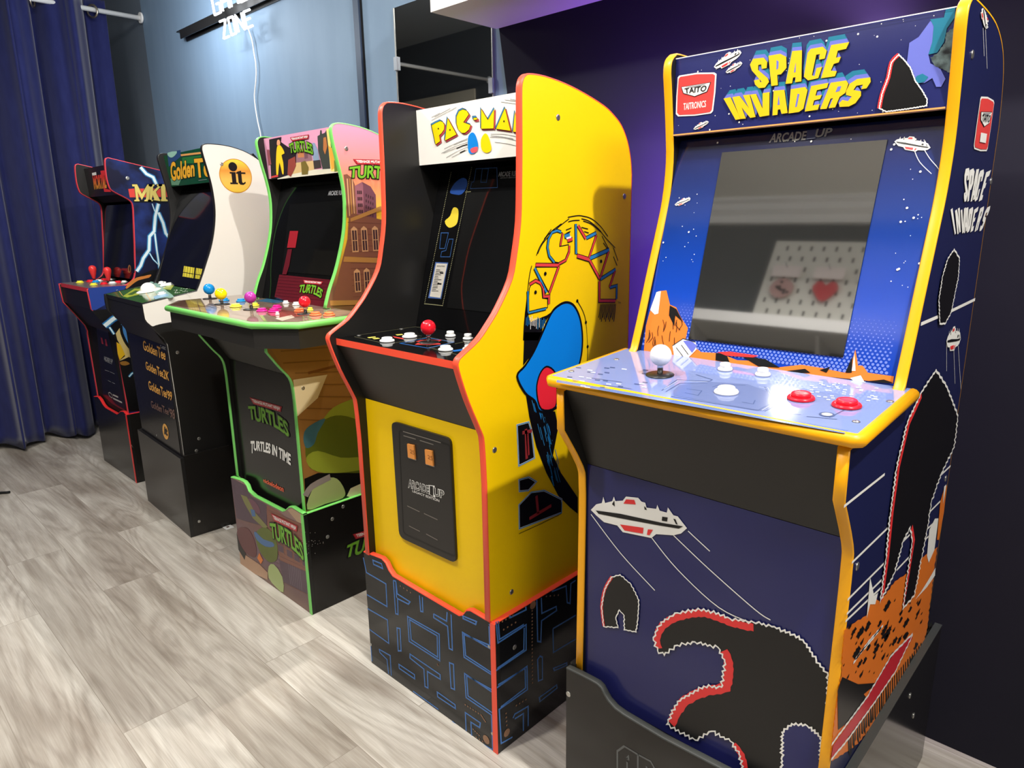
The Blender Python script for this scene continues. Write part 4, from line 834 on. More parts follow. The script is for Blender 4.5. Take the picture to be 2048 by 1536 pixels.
q = smooth(G1([(205, 570), (222, 480), (262, 435), (310, 470), (320, 560), (310, 665), (232, 676)]), 4, True); sd.poly(pl, q, ink('bright_red', (236, 40, 56)), 3.4); sd.line(pl, q, .004, K, 3.8, True)
for a in ([(438, 62), (470, 120), (487, 184), (497, 322), (494, 420)],):
    P = [Vector(v) for v in smooth(G1(a), 8)]
    for p, q in zip(P, P[1:]):
        for i in range(3): sd.dot(pl, tuple(p.lerp(q, i/3)), .0012, K, 2, 6)
for q in ((438, 62), (487, 184), (497, 322)): sd.dot(pl, G1([q])[0], .004, K, 2, 10)
for a in ([(95, 768), (162, 750), (178, 800), (195, 955), (105, 1000)], [(106, 1080), (162, 1064), (205, 1090), (160, 1140), (108, 1145)], [(106, 1222), (176, 1150), (250, 1140), (350, 1190), (348, 1266), (108, 1358)]):
    sd.poly(pl, G1(a), K, 1.4); sd.line(pl, G1(a), .004, W_, 1.9, True); sd.line(pl, G1(a), .0022, BL2, 2.2, True)
for a in ([(125, 812), (180, 800)], [(152, 812), (160, 940)], [(205, 1170), (215, 1270)], [(165, 1300), (290, 1225)], [(145, 790), (150, 960)]): sd.line(pl, G1(a), .008, ink('brick_red', (150, 46, 50)), 2.4)
for a in ([(108, 1385), (230, 1330), (346, 1272)], [(346, 1272), (346, 1205)]):
    P = [Vector(v) for v in G1(a)]
    for p, q in zip(P, P[1:]):
        for i in range(26): sd.dot(pl, tuple(p.lerp(q, i/26)), .0013, K, 2, 6)
screws(c, pl, [(1116, 235), (1248.5, 392.5), (989, 900), (1023, 1184)], .0055)
finish(c)
# ---- its maze patterned riser
lip = trace_lip(.932, -1.454, -.959, cr(700, 1050, 3.16, [(85, 168), (150, 192), (200, 212), (225, 240), (245, 285), (270, 322), (420, 412), (690, 572), (712, 568), (735, 540), (760, 540), (888, 617)]))
MB_ = M('maze_black', (22, 23, 26), .13, .5)
r = riser('black riser printed with blue maze lines and coral edging under the yellow cabinet', -1.454, -.959, .932, 1.45, .335, lip, MB_, MB_, RT_)
def H1(p): return cr(700, 1050, 3.16, p)
def maze(mb, pl, loops):
    for a, cl in loops:
        px = H1(a); mb.line(pl, px, .0036, ink('maze_edge', (112, 172, 236)), 1, cl); mb.line(pl, px, .0020, DBLU, 1.5, cl)
maze(r.front, r.P_front, [([(85, 205), (105, 300), (228, 372), (235, 515), (108, 440)], False), ([(112, 528), (238, 600), (246, 748), (125, 660)], False), ([(145, 222), (200, 245), (208, 275), (150, 248)], True), ([(275, 350), (290, 355), (295, 455), (300, 460)], False), ([(275, 350), (290, 560), (305, 565), (302, 465), (370, 500), (380, 485), (300, 435), (292, 360)], False),
    ([(440, 445), (448, 545), (462, 548), (458, 455)], False), ([(530, 562), (612, 608), (615, 550)], False), ([(530, 562), (530, 585), (618, 640), (628, 780), (648, 790), (640, 565)], False), ([(365, 578), (565, 690), (568, 858), (375, 735)], True), ([(378, 598), (552, 700), (555, 835), (388, 725)], True), ([(298, 650), (318, 655), (324, 795), (306, 795)], True),
    ([(380, 815), (570, 945), (572, 975), (490, 925), (494, 1030), (475, 1020), (468, 910), (380, 840)], True), ([(310, 880), (408, 945), (410, 972), (312, 905)], True), ([(630, 870), (655, 880), (662, 1040), (640, 1030)], True), ([(552, 1055), (665, 1135), (668, 1160), (555, 1085)], True), ([(185, 785), (255, 825), (262, 950)], False), ([(185, 785), (190, 805), (235, 850), (245, 940)], False),
    ([(895, 655), (880, 625)], False), ([(880, 640), (885, 780), (712, 678), (722, 835), (895, 945)], False), ([(888, 762), (722, 692), (732, 825), (892, 930)], False), ([(898, 1055), (725, 938), (735, 1090), (895, 1200), (903, 1420), (840, 1385)], False), ([(896, 1040), (738, 952), (747, 1080), (905, 1190)], False), ([(735, 1300), (730, 1185), (825, 1250), (820, 1280), (765, 1245), (770, 1330)], False), ([(715, 575), (800, 610), (795, 628), (715, 590)], True), ([(140, 860), (132, 760)], False), ([(400, 1050), (560, 1165)], False), ([(648, 1240), (672, 1262)], False)])
rnd = random.Random(2); PD = ink('maze_dot', (150, 110, 80))
for a, n in (([(320, 385), (405, 440)], 4), ([(730, 1135), (830, 1200), (862, 1250)], 6), ([(780, 1290), (830, 1340)], 4), ([(800, 1340), (860, 1380)], 3), ([(555, 880), (560, 890)], 2)):
    P = [Vector(v) for v in H1(a)]
    for p, q in zip(P, P[1:]):
        for i in range(n): r.front.dot(r.P_front, tuple(p.lerp(q, i/n)), .0022, PD, 1.5, 8)
r.front.dot(r.P_front, H1([(862, 1355)])[0], .011, PD, 1.5, 20)
maze(r.side, r.P_side, [([(922, 610), (935, 745), (1112, 630), (1112, 790), (922, 920)], False), ([(935, 605), (945, 722), (1098, 628)], False), ([(930, 905), (1098, 788), (1100, 650)], False), ([(928, 1028), (1118, 892), (1120, 1040), (942, 1165), (955, 1380), (1025, 1340)], False), ([(935, 1010), (1106, 905), (1108, 1030), (952, 1150)], False), ([(1110, 515), (1112, 535), (1012, 585), (1005, 570)], False), ([(1180, 470), (1185, 735), (1205, 738), (1210, 605), (1305, 540), (1302, 515), (1212, 558), (1208, 460)], False),
    ([(1275, 420), (1365, 385), (1372, 490), (1390, 495), (1395, 370), (1425, 350)], False), ([(1282, 655), (1425, 570)], False), ([(1282, 655), (1285, 805), (1425, 720)], False), ([(1185, 850), (1200, 828), (1215, 835), (1215, 975), (1190, 985)], True), ([(1285, 905), (1370, 870), (1370, 885), (1290, 920)], True), ([(1195, 1090), (1305, 1010), (1308, 1030), (1200, 1115)], True), ([(1030, 1220), (1040, 1195), (1125, 1145), (1125, 1270)], False), ([(1040, 1225), (1095, 1190), (1095, 1300)], False)])
for a, n in (([(940, 620), (1050, 560)], 5), ([(970, 660), (1070, 600)], 4), ([(1150, 520), (1150, 760), (1152, 1020)], 11), ([(985, 1190), (990, 1290)], 4), ([(1050, 1140), (1130, 1090)], 4), ([(1240, 450), (1340, 440)], 4)):
    P = [Vector(v) for v in H1(a)]
    for p, q in zip(P, P[1:]):
        for i in range(n): r.side.dot(r.P_side, tuple(p.lerp(q, i/n)), .0024, PD, 1.5, 8)
for q in ((990, 1312), (1155, 505)): r.side.dot(r.P_side, H1([q])[0], .010, PD, 1.5, 20)
screws(r, r.P_side, H1([(1040, 772)]), .005); screws(r, r.P_front, H1([(880, 768), (900, 1318), (133, 756)]), .0035)
finish_riser(r)
# ================================================================ four-player city cabinet with green edging
GT_ = M('green_edging', (122, 212, 104), .4)
TMP = [(.966, ZB), (.966, .333), (.961, .338), (.962, .505), (.962, .625), (.961, .712), (.953, .754), (.926, .790), (.891, .840), (.890, .862), (1.100, .862), (1.100, .9425), (1.086, .9435), (1.105, .995), (1.129, 1.044), (1.150, 1.099), (1.167, 1.155), (1.176, 1.208), (1.179, 1.267), (1.172, 1.323), (1.160, 1.376), (1.150, 1.43), (1.151, 1.452), (1.163, 1.463), (1.188, 1.465), (1.235, 1.461), (1.274, 1.454), (1.316, 1.441), (1.386, 1.413), (1.423, 1.387), (1.448, 1.35), (1.460, 1.29), (1.462, ZB)]
TMs = TMP[:2]+smooth(TMP[2:9], 3)+TMP[9:12]+smooth(TMP[12:32], 3)+[TMP[32]]
tside = zramp('sunset_print', [(.26-ZB, (120, 84, 40)), (.80-ZB, (150, 108, 58)), (1.0-ZB, (120, 86, 70)), (1.12-ZB, (232, 190, 60)), (1.22-ZB, (242, 196, 62)), (1.27-ZB, (244, 160, 100)), (1.33-ZB, (240, 140, 120)), (1.40-ZB, (226, 146, 156)), (1.47-ZB, (196, 150, 184))], .3)
dkm = noisy('deck_street_print', (112, 92, 78), (150, 130, 116), 30, .06, .5, stretch=(.3, 3, 1)); nodes(dkm)[2].inputs['IOR'].default_value = 1.6
c = cabinet('wide four-player arcade cabinet with green edging and sunset city artwork', -2.262, -1.801, TMs, GT_, tside,
    deck=((.822, .940), (1.112, .940)), kick=((.975, .752), (.905, .866)), front=((.975, ZB), (.975, .751)), bezel=((1.113, .9425), (1.222, 1.322)), marq=((1.178, 1.332), (1.172, 1.459)),
    mats=dict(front=M('black_front_gloss', (26, 24, 23), .2), kick=M('kick_black', (40, 37, 34), .5), bezel=ac, marq=M('marquee_city', (226, 160, 190), .2), deck=dkm), gap_shade=.034)
DO = [(-2.305, .822), (-1.735, .822), (-1.632, .899), (-1.632, 1.112), (-2.415, 1.112), (-2.415, .899)]
c.deck = MB(); c.deck.prism([(x, y, .9405) for x, y in DO], (0, 0, -.017), GT_, dkm, BLACK)
cx, cyy = -2.02, 1.0; ins = [(cx+(x-cx)*.984, cyy+(y-cyy)*.975) for x, y in DO]; AP = [(x, y) for x, y in ins]
# marquee picture: plain city street with coloured figures as simple shapes
mq, pl = c.marq, c.P_marq
def A2(p): return cr(530, 240, 11.81, p)
IK = lambda n, r: ink('m_'+n, r)
mq.poly(pl, A2([(100, 460), (390, 400), (380, 520), (550, 640), (760, 700), (740, 1010), (560, 1350), (150, 1400)]), IK('dark', (40, 34, 40)), 1)
mq.poly(pl, A2([(740, 690), (1080, 660), (1120, 970), (740, 1010)]), IK('street', (150, 110, 120)), 1.2); mq.poly(pl, A2([(770, 700), (920, 680), (930, 880), (780, 890)]), IK('brick', (196, 128, 84)), 1.5); mq.poly(pl, A2([(930, 740), (1010, 740), (1020, 900), (940, 920)]), IK('brick2', (120, 84, 92)), 1.5)
mq.poly(pl, A2([(740, 1010), (1140, 960), (1180, 1260), (560, 1350), (700, 1180)]), IK('sand', (216, 184, 128)), 1.4); mq.poly(pl, A2([(300, 1385), (600, 1290), (1180, 1170), (1560, 1150), (1740, 1240), (300, 1400)]), IK('pave', (226, 222, 200)), 1.6)
mq.poly(pl, A2([(1245, 380), (1300, 350), (1310, 240), (1340, 240), (1350, 330), (1420, 300), (1450, 240), (1520, 800), (1545, 1150), (1370, 1180), (1260, 700)]), IK('tower', (66, 70, 66)), 1.6)
mq.poly(pl, A2([(1455, 215), (1560, 190), (1745, 1230), (1560, 1210), (1510, 700)]), IK('glow', (248, 226, 130)), 2); mq.poly(pl, A2([(1500, 600), (1620, 700), (1690, 1100), (1580, 1180)]), IK('glow2', (242, 176, 70)), 2.5)
mq.poly(pl, smooth(A2([(300, 620), (360, 590), (430, 680), (470, 790), (400, 830), (440, 1000), (450, 1260), (415, 1260), (350, 1000), (320, 1290), (280, 1290), (270, 1000), (280, 760)]), 2, True), IK('yel', (250, 206, 40)), 3); mq.poly(pl, smooth(A2([(300, 480), (350, 470), (370, 560), (330, 610), (290, 580)]), 2, True), IK('tan', (226, 160, 120)), 3)
for a, col in (([(1130, 540), (1180, 540), (1260, 720), (1300, 960), (1160, 980), (1110, 760)], (140, 160, 186)), ([(1150, 960), (1310, 940), (1340, 1120), (1170, 1150)], (70, 62, 60)), ([(1390, 420), (1450, 400), (1480, 620), (1430, 820), (1385, 700)], (190, 120, 70)), ([(560, 940), (720, 860), (740, 1080), (620, 1340), (540, 1290)], (150, 70, 60)), ([(860, 1000), (960, 960), (1040, 1120), (1020, 1280), (880, 1290)], (120, 104, 50)), ([(160, 1330), (320, 1290), (320, 1340), (160, 1370)], (214, 70, 70)), ([(50, 700), (110, 700), (160, 1050), (90, 1060)], (150, 80, 90)), ([(1640, 960), (1700, 930), (1740, 1200), (1650, 1220)], (120, 140, 60)), ([(1560, 560), (1600, 540), (1620, 640), (1570, 660)], (40, 40, 30))):
    mq.poly(pl, A2(a), IK('c%d_%d_%d' % col, col), 3)
turtles(mq, pl, A2([(560, 420), (1120, 330), (610, 880)]), 4, 1)
# bezel
bz, pl = c.bezel, c.P_bez
def B2(p): return cr(300, 230, 3.572, p)
MAR = ink('maroon', (92, 26, 36), .08)
bz.poly(pl, B2([(890, 1300), (925, 1140), (1310, 1180), (1250, 1375), (1100, 1370)]), MAR, 1)
bz.poly(pl, B2([(1005, 830), (1065, 830), (1045, 950), (985, 950)]), ink('scarlet', (150, 34, 44), .1), 6); bz.poly(pl, B2([(990, 960), (1020, 960), (1000, 1080), (980, 1140), (950, 1140)]), MAR, 6)
for k in range(7): bz.line(pl, B2([(900+k*4, 1290-k*22), (1290, 1330-k*24)]), .0010, ink('maroon_line', (70, 18, 28), .1), 1.6)
turtles(bz, pl, B2([(1085, 1178), (1262, 1192), (1055, 1290)]), 3, 1)
bz.text(pl, 'ARCADE 1UP', B2([(1278, 545), (1378, 540), (1378, 570), (1274, 575)]), GREY, 2, .03)
m = MB(); n = pl.n; m.prism([pl.px(*q)+n*.0003 for q in B2([(1000, 640), (1390, 610), (1330, 1150), (945, 1120)])], n*.0012, BLACK, BLACK, _M['screen_glass2']); m.build('screen', c.root)
# deck print, sticks, buttons
dk, pl = c.deck, PZ(.9405)
def D2(p): return cr(330, 560, 4.267, p)
dk.poly(pl, D2([(40, 212), (160, 172), (300, 165), (350, 230), (180, 235)]), ink('deck_brown', (92, 66, 50), .08), .8); dk.poly(pl, D2([(205, 172), (300, 165), (335, 225), (250, 205)]), ink('deck_khaki', (140, 124, 80), .08), 1.1)
dk.poly(pl, D2([(780, 180), (900, 150), (1060, 170), (960, 200)]), ink('deck_teal', (60, 110, 140), .08), .8); dk.poly(pl, D2([(940, 330), (1080, 300), (1110, 320), (1000, 350)]), ink('deck_pale', (206, 190, 170), .08), .8); dk.poly(pl, D2([(800, 300), (820, 300), (870, 350), (840, 350)]), ink('deck_khaki'), 1)
for k in range(12): dk.line(pl, D2([(300+k*70, 200+k*6), (420+k*70, 240+k*5)]), .002, ink('deck_brown'), .9)
for k in range(9): dk.line(pl, D2([(960+k*12, 240+k*9), (1110+k*10, 265+k*8)]), .002, ink('deck_brown'), .9)
dk.poly(pl, D2([(860, 230), (1110, 270), (1240, 300), (1000, 330), (880, 300)]), ink('deck_brick', (140, 70, 62), .08), .6)
JB = {'blue': (16, 140, 214), 'yellow': (250, 220, 10), 'purple': (170, 52, 150), 'red': (236, 66, 66)}
for n_, b, t in (('blue', (385, 160), (378, 77)), ('yellow', (487, 208), (472, 118)), ('purple', (738, 252), (727, 148)), ('red', (1200, 290), (1193, 185))):
    joystick(c, D2([b])[0], D2([t])[0], 11.5 if n_ != 'blue' else 10.8, M('ball_'+n_, JB[n_], .2), pl=pl)
BC = {'b': M('button_blue', (30, 150, 220), .25), 'y': M('button_yellow', (240, 232, 70), .25), 'm': M('button_magenta', (214, 30, 140), .25), 'o': M('button_orange', (250, 120, 70), .25), 'w': BW}
for k, q, r_ in (('b', (505, 178), 10), ('b', (650, 184), 9.5), ('y', (605, 230), 11.5), ('y', (762, 222), 10), ('m', (828, 268), 11), ('m', (930, 272), 11.5), ('m', (955, 240), 10), ('o', (1150, 270), 11), ('o', (1285, 302), 12), ('o', (1400, 304), 12), ('w', (1032, 202), 6.5), ('w', (1120, 214), 7.5), ('w', (960, 300), 4), ('y', (1240, 262), 6)): button(c, D2([q])[0], r_, BC[k], pl)
# front print
fp, pl = c.front, c.P_front
def E2(p): return cr(480, 780, 7.317, p)
turtles(fp, pl, E2([(100, 90), (690, 262), (150, 500)]), 2, 1)
wt = lambda x, y: (x, y+.0-.55*(abs(x-.42)/.58)**2+(.30*(1-y) if x < .08 else 0)*-1)
fp.text(pl, 'TURTLES IN TIME', E2([(165, 715), (745, 862), (745, 1012), (165, 842)]), W_, 3, .04, wt)
fp.text(pl, 'nickelodeon', E2([(348, 1290), (640, 1415), (643, 1490), (352, 1345)]), ink('word_orange', (236, 92, 56)), 3, .03)
# right side print
sd, pl = c.right, c.P_side
def F2(p): return cr(660, 240, 7.68, p)
def F3(p): return cr(300, 230, 3.572, p)
def F4(p): return cr(420, 650, 2.603, p)
PUR = ink('mauve', (150, 96, 110)); PUR2 = ink('mauve_dark', (112, 70, 84)); BRN = ink('tower_brown', (128, 82, 66)); OCH = ink('ochre', (176, 128, 70)); LIT = ink('lit_stone', (206, 160, 120)); WIN = ink('window_dark', (70, 46, 52))
YMAX = 1.455
def sp(yz, mat, lay=2): sd.poly3(pl, [[Vector((pl.o.x, *q)) for q in yz]], mat, lay)
# far blocks against the sunset, brick front, arcade at the street
sd.poly(pl, F2([(205, 840), (260, 830), (345, 900), (380, 1000), (400, 1500), (262, 1500), (232, 1050)]), BRN, 1.4); sd.poly(pl, F2([(380, 1010), (490, 950), (505, 1000), (520, 1560), (410, 1560)]), PUR, 1.5); sd.poly(pl, F2([(490, 950), (620, 1020), (700, 1150), (715, 1560), (520, 1560), (505, 1000)]), PUR2, 1.5)
for k in range(3): sd.line(pl, F2([(262+k*38, 900), (300+k*38, 1500)]), .004, [LIT, OCH, LIT][k], 2)
for r_ in range(5):
    for q in range(3): sd.poly(pl, F2([(412+q*26+r_*6, 1085+r_*98), (432+q*26+r_*6, 1085+r_*98), (436+q*26+r_*6, 1135+r_*98), (416+q*26+r_*6, 1140+r_*98)]), WIN, 2)
    for q in range(4): sd.poly(pl, F2([(545+q*34, 1130+r_*88+q*16), (562+q*34, 1135+r_*88+q*16), (562+q*34, 1180+r_*88+q*16), (545+q*34, 1172+r_*88+q*16)]), WIN, 2)
sp([(1.185, 1.205), (1.20, 1.215), (1.40, 1.175), (YMAX, 1.17), (YMAX, .95), (1.105, .95), (1.14, 1.05), (1.175, 1.14)], BRN, 2.4)
sp([(1.19, 1.20), (1.30, 1.235), (1.455, 1.20), (YMAX, 1.19), (1.30, 1.222), (1.19, 1.19)], OCH, 2.8); sp([(1.16, 1.09), (YMAX, 1.065), (YMAX, 1.05), (1.155, 1.075)], OCH, 2.8); sp([(1.10, .965), (YMAX, .935), (YMAX, .925), (1.10, .95)], OCH, 2.8)
for yy in (1.20, 1.235, 1.275, 1.325, 1.375, 1.42):
    for z0, z1 in ((1.105, 1.165), (.985, 1.04)):
        if z0 < 1.05 and yy < 1.17: continue
        w_ = .016; sp([(yy-w_/2-.003, z0-.004), (yy+w_/2+.003, z0-.004), (yy+w_/2+.003, z1+.004), (yy, z1+.012), (yy-w_/2-.003, z1+.004)], LIT, 3); sp([(yy-w_/2, z0), (yy+w_/2, z0), (yy+w_/2, z1), (yy-w_/2, z1)], WIN, 3.3); sp([(yy-.001, z0), (yy+.001, z0), (yy+.001, z1), (yy-.001, z1)], LIT, 3.6); sp([(yy-w_/2, (z0+z1)/2-.001), (yy+w_/2, (z0+z1)/2-.001), (yy+w_/2, (z0+z1)/2+.001), (yy-w_/2, (z0+z1)/2+.001)], LIT, 3.6)
for k in range(14): sp([(1.18, 1.19-k*.017), (YMAX, 1.175-k*.017), (YMAX, 1.1735-k*.017), (1.18, 1.1885-k*.017)], ink('mortar', (104, 64, 54)), 2.6)
turtles(sd, pl, F2([(290, 600), (1080, 620), (270, 960)]), 4, 1)
# lower side: boards, pale path, plain green mounds
WD = ink('boards', (158, 112, 58)); WD2 = ink('boards_dark', (130, 88, 44))
sp([(.965, ZB+.08), (YMAX, ZB+.08), (YMAX, .858), (.897, .858), (.93, .795), (.958, .752), (.965, .70)], WD, 1)
for k in range(7): sp([(.93+k*.004 if k < 2 else .968, .84-k*.035), (YMAX, .80-k*.05), (YMAX, .797-k*.05), (.93+k*.004 if k < 2 else .968, .836-k*.035)], WD2, 1.4)
sd.line(pl, F4([(510, 250), (690, 205)]), .008, ink('pole_brown', (120, 70, 32)), 2)
sd.poly(pl, F4([(432, 285), (610, 258), (560, 380), (455, 475)]), ink('cream_path', (226, 206, 160)), 2)
GD = ink('olive', (92, 104, 30)); GL2 = ink('olive_light', (148, 160, 50)); CR = ink('cream', (232, 222, 190))
sd.poly(pl, smooth(F4([(580, 500), (640, 430), (740, 385), (800, 370), (860, 380), (860, 520), (700, 560)]), 3), GL2, 2.2)
sd.poly(pl, smooth(F4([(495, 640), (520, 560), (600, 490), (680, 470), (780, 500), (850, 560), (850, 760), (640, 770), (520, 745)]), 3, True), GD, 2.4); sd.poly(pl, smooth(F4([(500, 690), (560, 655), (680, 690), (800, 690), (840, 740), (640, 772), (530, 750)]), 3, True), GL2, 2.7)
sd.poly(pl, smooth(F4([(485, 590), (500, 540), (560, 500), (600, 490), (560, 560), (540, 620), (500, 640)]), 3, True), ink('slate_teal', (62, 110, 124)), 2.6)
sd.poly(pl, F4([(490, 800), (560, 770), (780, 770), (860, 700), (860, 880), (500, 965)]), K, 2.9); sd.poly(pl, smooth(F4([(505, 960), (530, 860), (600, 800), (660, 800), (700, 860), (690, 900), (600, 930)]), 3, True), ink('pale_green', (170, 186, 120)), 3.2); sd.line(pl, smooth(F4([(495, 890), (530, 840), (625, 790)]), 3), .020, ink('strap_grey', (150, 140, 134)), 3.5)
sd.poly(pl, F4([(710, 890), (730, 850), (860, 790), (860, 880), (740, 900)]), CR, 3.3)
screws(c, pl, F2([(250, 440)])+F4([(484, 329), (597, 886)]), .0055)
finish(c)
m = MB(); m.prism([(x, y, .9232) for x, y in AP], (0, 0, -.055), M('apron_black', (34, 32, 30), .45)); m.build('deck_apron', c.root)
t = MB(); t.tube([(x, y, .931) for x, y in DO], .0095, GT_, 10, True); t.build('edge_trim', c.deck_o)
# ---- riser
lip = trace_lip(.946, -2.275, -1.788, cr(440, 920, 4.8, [(104, 165), (190, 190), (230, 212), (255, 245), (275, 300), (330, 350), (600, 492), (625, 485), (660, 452), (690, 452), (815, 530)]))
BB = zramp('brick_dusk_print', [(0, (120, 90, 78)), (.10, (112, 84, 96)), (.2, (116, 78, 72)), (.27, (124, 90, 96)), (.335, (150, 124, 110))], .25)
r = riser('riser printed with a dusk brick street and green edging, under the four-player cabinet', -2.275, -1.788, .946, 1.48, .335, lip, BB, M('riser_side_black', (24, 22, 21), .2), GT_)
fp, pl = r.front, r.P_front
def G2(p): return cr(440, 920, 4.8, p)
BR1 = ink('dusk_brick', (130, 82, 66)); BR2 = ink('dusk_dark', (84, 62, 76))
fp.poly(pl, G2([(445, 430), (560, 490), (640, 560), (740, 590), (805, 610), (850, 1300), (620, 1180), (540, 770), (460, 640)]), BR1, 1)
for k in range(16): fp.line(pl, G2([(470+k*6, 480+k*42), (800+k*3, 620+k*42)]), .0009, BR2, 1.3)
for x, y in ((555, 800), (640, 850), (710, 890), (790, 940)): fp.poly(pl, G2([(x, y), (x+55, y+28), (x+62, y+100), (x+6, y+70)]), BR2, 1.8); fp.line(pl, G2([(x, y), (x+55, y+28), (x+62, y+100), (x+6, y+70)]), .0012, ink('sill', (160, 112, 86)), 2, True)
fp.poly(pl, G2([(570, 960), (850, 1080), (865, 1300), (610, 1170)]), BR2, 1.6)
for k in range(7): fp.line(pl, G2([(660+k*18, 990+k*8), (680+k*18, 1190+k*10)]), .0014, ink('bars', (150, 140, 150)), 2)
fp.poly(pl, G2([(105, 170), (240, 240), (300, 350), (450, 430), (450, 640), (300, 600), (160, 560)]), BR2, 1.2)
for k in range(6): fp.line(pl, G2([(150+k*12, 230), (165+k*12, 330)]), .0012, ink('bars2', (120, 100, 120)), 1.5)
fp.poly(pl, G2([(740, 590), (650, 480), (690, 465), (800, 530), (805, 620)]), ink('dusk_sky', (176, 146, 118)), 1.4)
fp.poly(pl, smooth(G2([(165, 690), (200, 645), (270, 660), (320, 740), (350, 850), (340, 930), (260, 900), (195, 800)]), 3, True), ink('dusk_plum', (104, 56, 58)), 2); fp.poly(pl, smooth(G2([(345, 700), (420, 645), (500, 690), (550, 800), (550, 950), (480, 980), (400, 900), (355, 800)]), 3, True), GD, 2.2)
fp.poly(pl, smooth(G2([(330, 700), (350, 690), (420, 760), (510, 790), (520, 830), (440, 830), (360, 770)]), 2, True), ink('dusk_blue', (70, 108, 156)), 2.6)
fp.poly(pl, G2([(200, 330), (260, 350), (330, 490), (460, 640), (430, 660), (320, 560), (240, 420)]), ink('olive_dusk', (126, 124, 70)), 2); fp.poly(pl, smooth(G2([(265, 380), (310, 375), (370, 440), (390, 510), (340, 500)]), 2, True), ink('plum_shell', (112, 70, 84)), 1.9); fp.poly(pl, G2([(295, 470), (335, 480), (345, 540), (310, 540)]), ink('dusk_blue'), 2.4)
fp.poly(pl, smooth(G2([(470, 1020), (520, 1000), (600, 1120), (612, 1270), (540, 1220), (470, 1130)]), 2, True), ink('pale_green'), 2); fp.poly(pl, G2([(190, 880), (260, 920), (380, 1000), (460, 1080), (460, 1150), (330, 1090), (200, 1000)]), ink('dusk_tan', (190, 150, 120)), 1.9); fp.poly(pl, G2([(380, 890), (415, 960), (395, 1000), (360, 940)]), ORG, 2.3); fp.poly(pl, G2([(160, 690), (190, 800), (250, 900), (240, 960), (180, 860)]), K, 2)
turtles(fp, pl, G2([(470, 495), (790, 650), (500, 800)]), 4, 1)
turtles(r.side, r.P_side, cr(420, 650, 2.603, [(722, 1095), (1010, 1010), (690, 1245)]), 2, 1)
screws(r, r.P_side, cr(420, 650, 2.603, [(693, 945), (612, 1103), (637, 1010)]), .005)
rnd = random.Random(5)
for _ in range(26): r.side.dot(r.P_side, (622+rnd.gauss(0, 12), 1000+150*.36+rnd.gauss(0, 9)+32), .0012, ink('scuff', (150, 146, 140)), 1, 6)
finish_riser(r)
# ================================================================ white golf cabinet
WS = M('white_side_laminate', (236, 231, 222), .35); BE = M('black_edging', (24, 23, 23), .35)
GP = [(.926, ZB), (.926, .335), (.925, .496), (.922, .638), (.921, .756), (.914, .783), (.871, .842), (.859, .862), (.858, .915), (1.050, .9455), (1.076, .999), (1.098, 1.049), (1.120, 1.10), (1.136, 1.151), (1.147, 1.202), (1.152, 1.252), (1.150, 1.317), (1.142, 1.372), (1.131, 1.43), (1.129, 1.456), (1.140, 1.469), (1.174, 1.471), (1.226, 1.467), (1.278, 1.454), (1.315, 1.437), (1.352, 1.412), (1.40, 1.37), (1.43, 1.32), (1.44, 1.27), (1.442, ZB)]
GPs = [GP[0]]+smooth(GP[1:6], 2)+smooth(GP[6:9], 2)+smooth(GP[9:29], 3)+[GP[29]]
gm = noisy('golf_deck_print', (44, 84, 40), (66, 108, 52), 22, .10); nodes(gm)[2].inputs['IOR'].default_value = 1.5
XF[:] = [Vector((-2.635, .926, 0)), -.042]
c = cabinet('arcade cabinet with plain white sides, black front and green golf deck', -3.127, -2.635, GPs, BE, WS,
    deck=((.862, .918), (1.056, .9475)), kick=((.921, .755), (.872, .845)), front=((.921, ZB), (.921, .754)), bezel=((1.060, .950), (1.205, 1.330)), marq=((1.166, 1.340), (1.150, 1.462)),
    mats=dict(front=M('black_front_gloss'), kick=BLACK, bezel=ac, marq=M('marquee_green', (16, 74, 44), .2), deck=gm), apron=((.8665, .8455), (.8665, .8990)))
mq, pl = c.marq, c.P_marq
def A4(p): return cr(100, 280, 4.267, p)
mq.poly(pl, A4([(1000, 105), (1115, 85), (1118, 140), (1060, 190), (1015, 230)]), ink('golf_blue', (40, 72, 120)), 1); mq.poly(pl, smooth(A4([(1005, 108), (1085, 95), (1070, 130), (1040, 150), (1015, 140)]), 2, True), ink('golf_mint', (150, 196, 180)), 2)
mq.line(pl, A4([(1118, 130), (1290, 110)]), .007, TAN, 2); mq.poly(pl, A4([(1130, 150), (1290, 130), (1295, 200), (1130, 200)]), ink('golf_green', (36, 112, 52)), 1.5); mq.poly(pl, A4([(1030, 330), (1130, 310), (1100, 385), (1040, 385)]), ink('golf_sage', (104, 150, 120)), 1.5)
GO = ink('golden', (244, 178, 44))
for t_, q in (('Golden', [(1030, 195), (1232, 172), (1235, 305), (1040, 345)]), ('Tee', [(1236, 168), (1420, 150), (1430, 300), (1250, 318)])):
    mq.text(pl, t_, A4(q), K, 2.4, .06); mq.text(pl, t_, A4(q), GO, 3, .035)
mq.line(pl, A4([(1270, 345), (1340, 335)]), .0015, GREY, 2)
bz, pl = c.bezel, c.P_bez
for a in ([(1145, 1075), (1235, 1090), (1225, 1180), (1132, 1165)], [(1248, 1092), (1310, 1102), (1292, 1190), (1238, 1182)]):
    bz.poly(pl, A4(a), ink('strip_yellow', (214, 196, 60)), 1)
    q = [Vector(v) for v in a]
    for k in range(4): bz.line(pl, A4([tuple(q[0].lerp(q[1], (k+.5)/4)), tuple(q[3].lerp(q[2], (k+.5)/4))]), .0028, K, 2)
    bz.line(pl, A4([tuple(q[0].lerp(q[3], .6)), tuple(q[1].lerp(q[2], .6))]), .0022, K, 2)
dk, pl = c.deck, c.P_deck
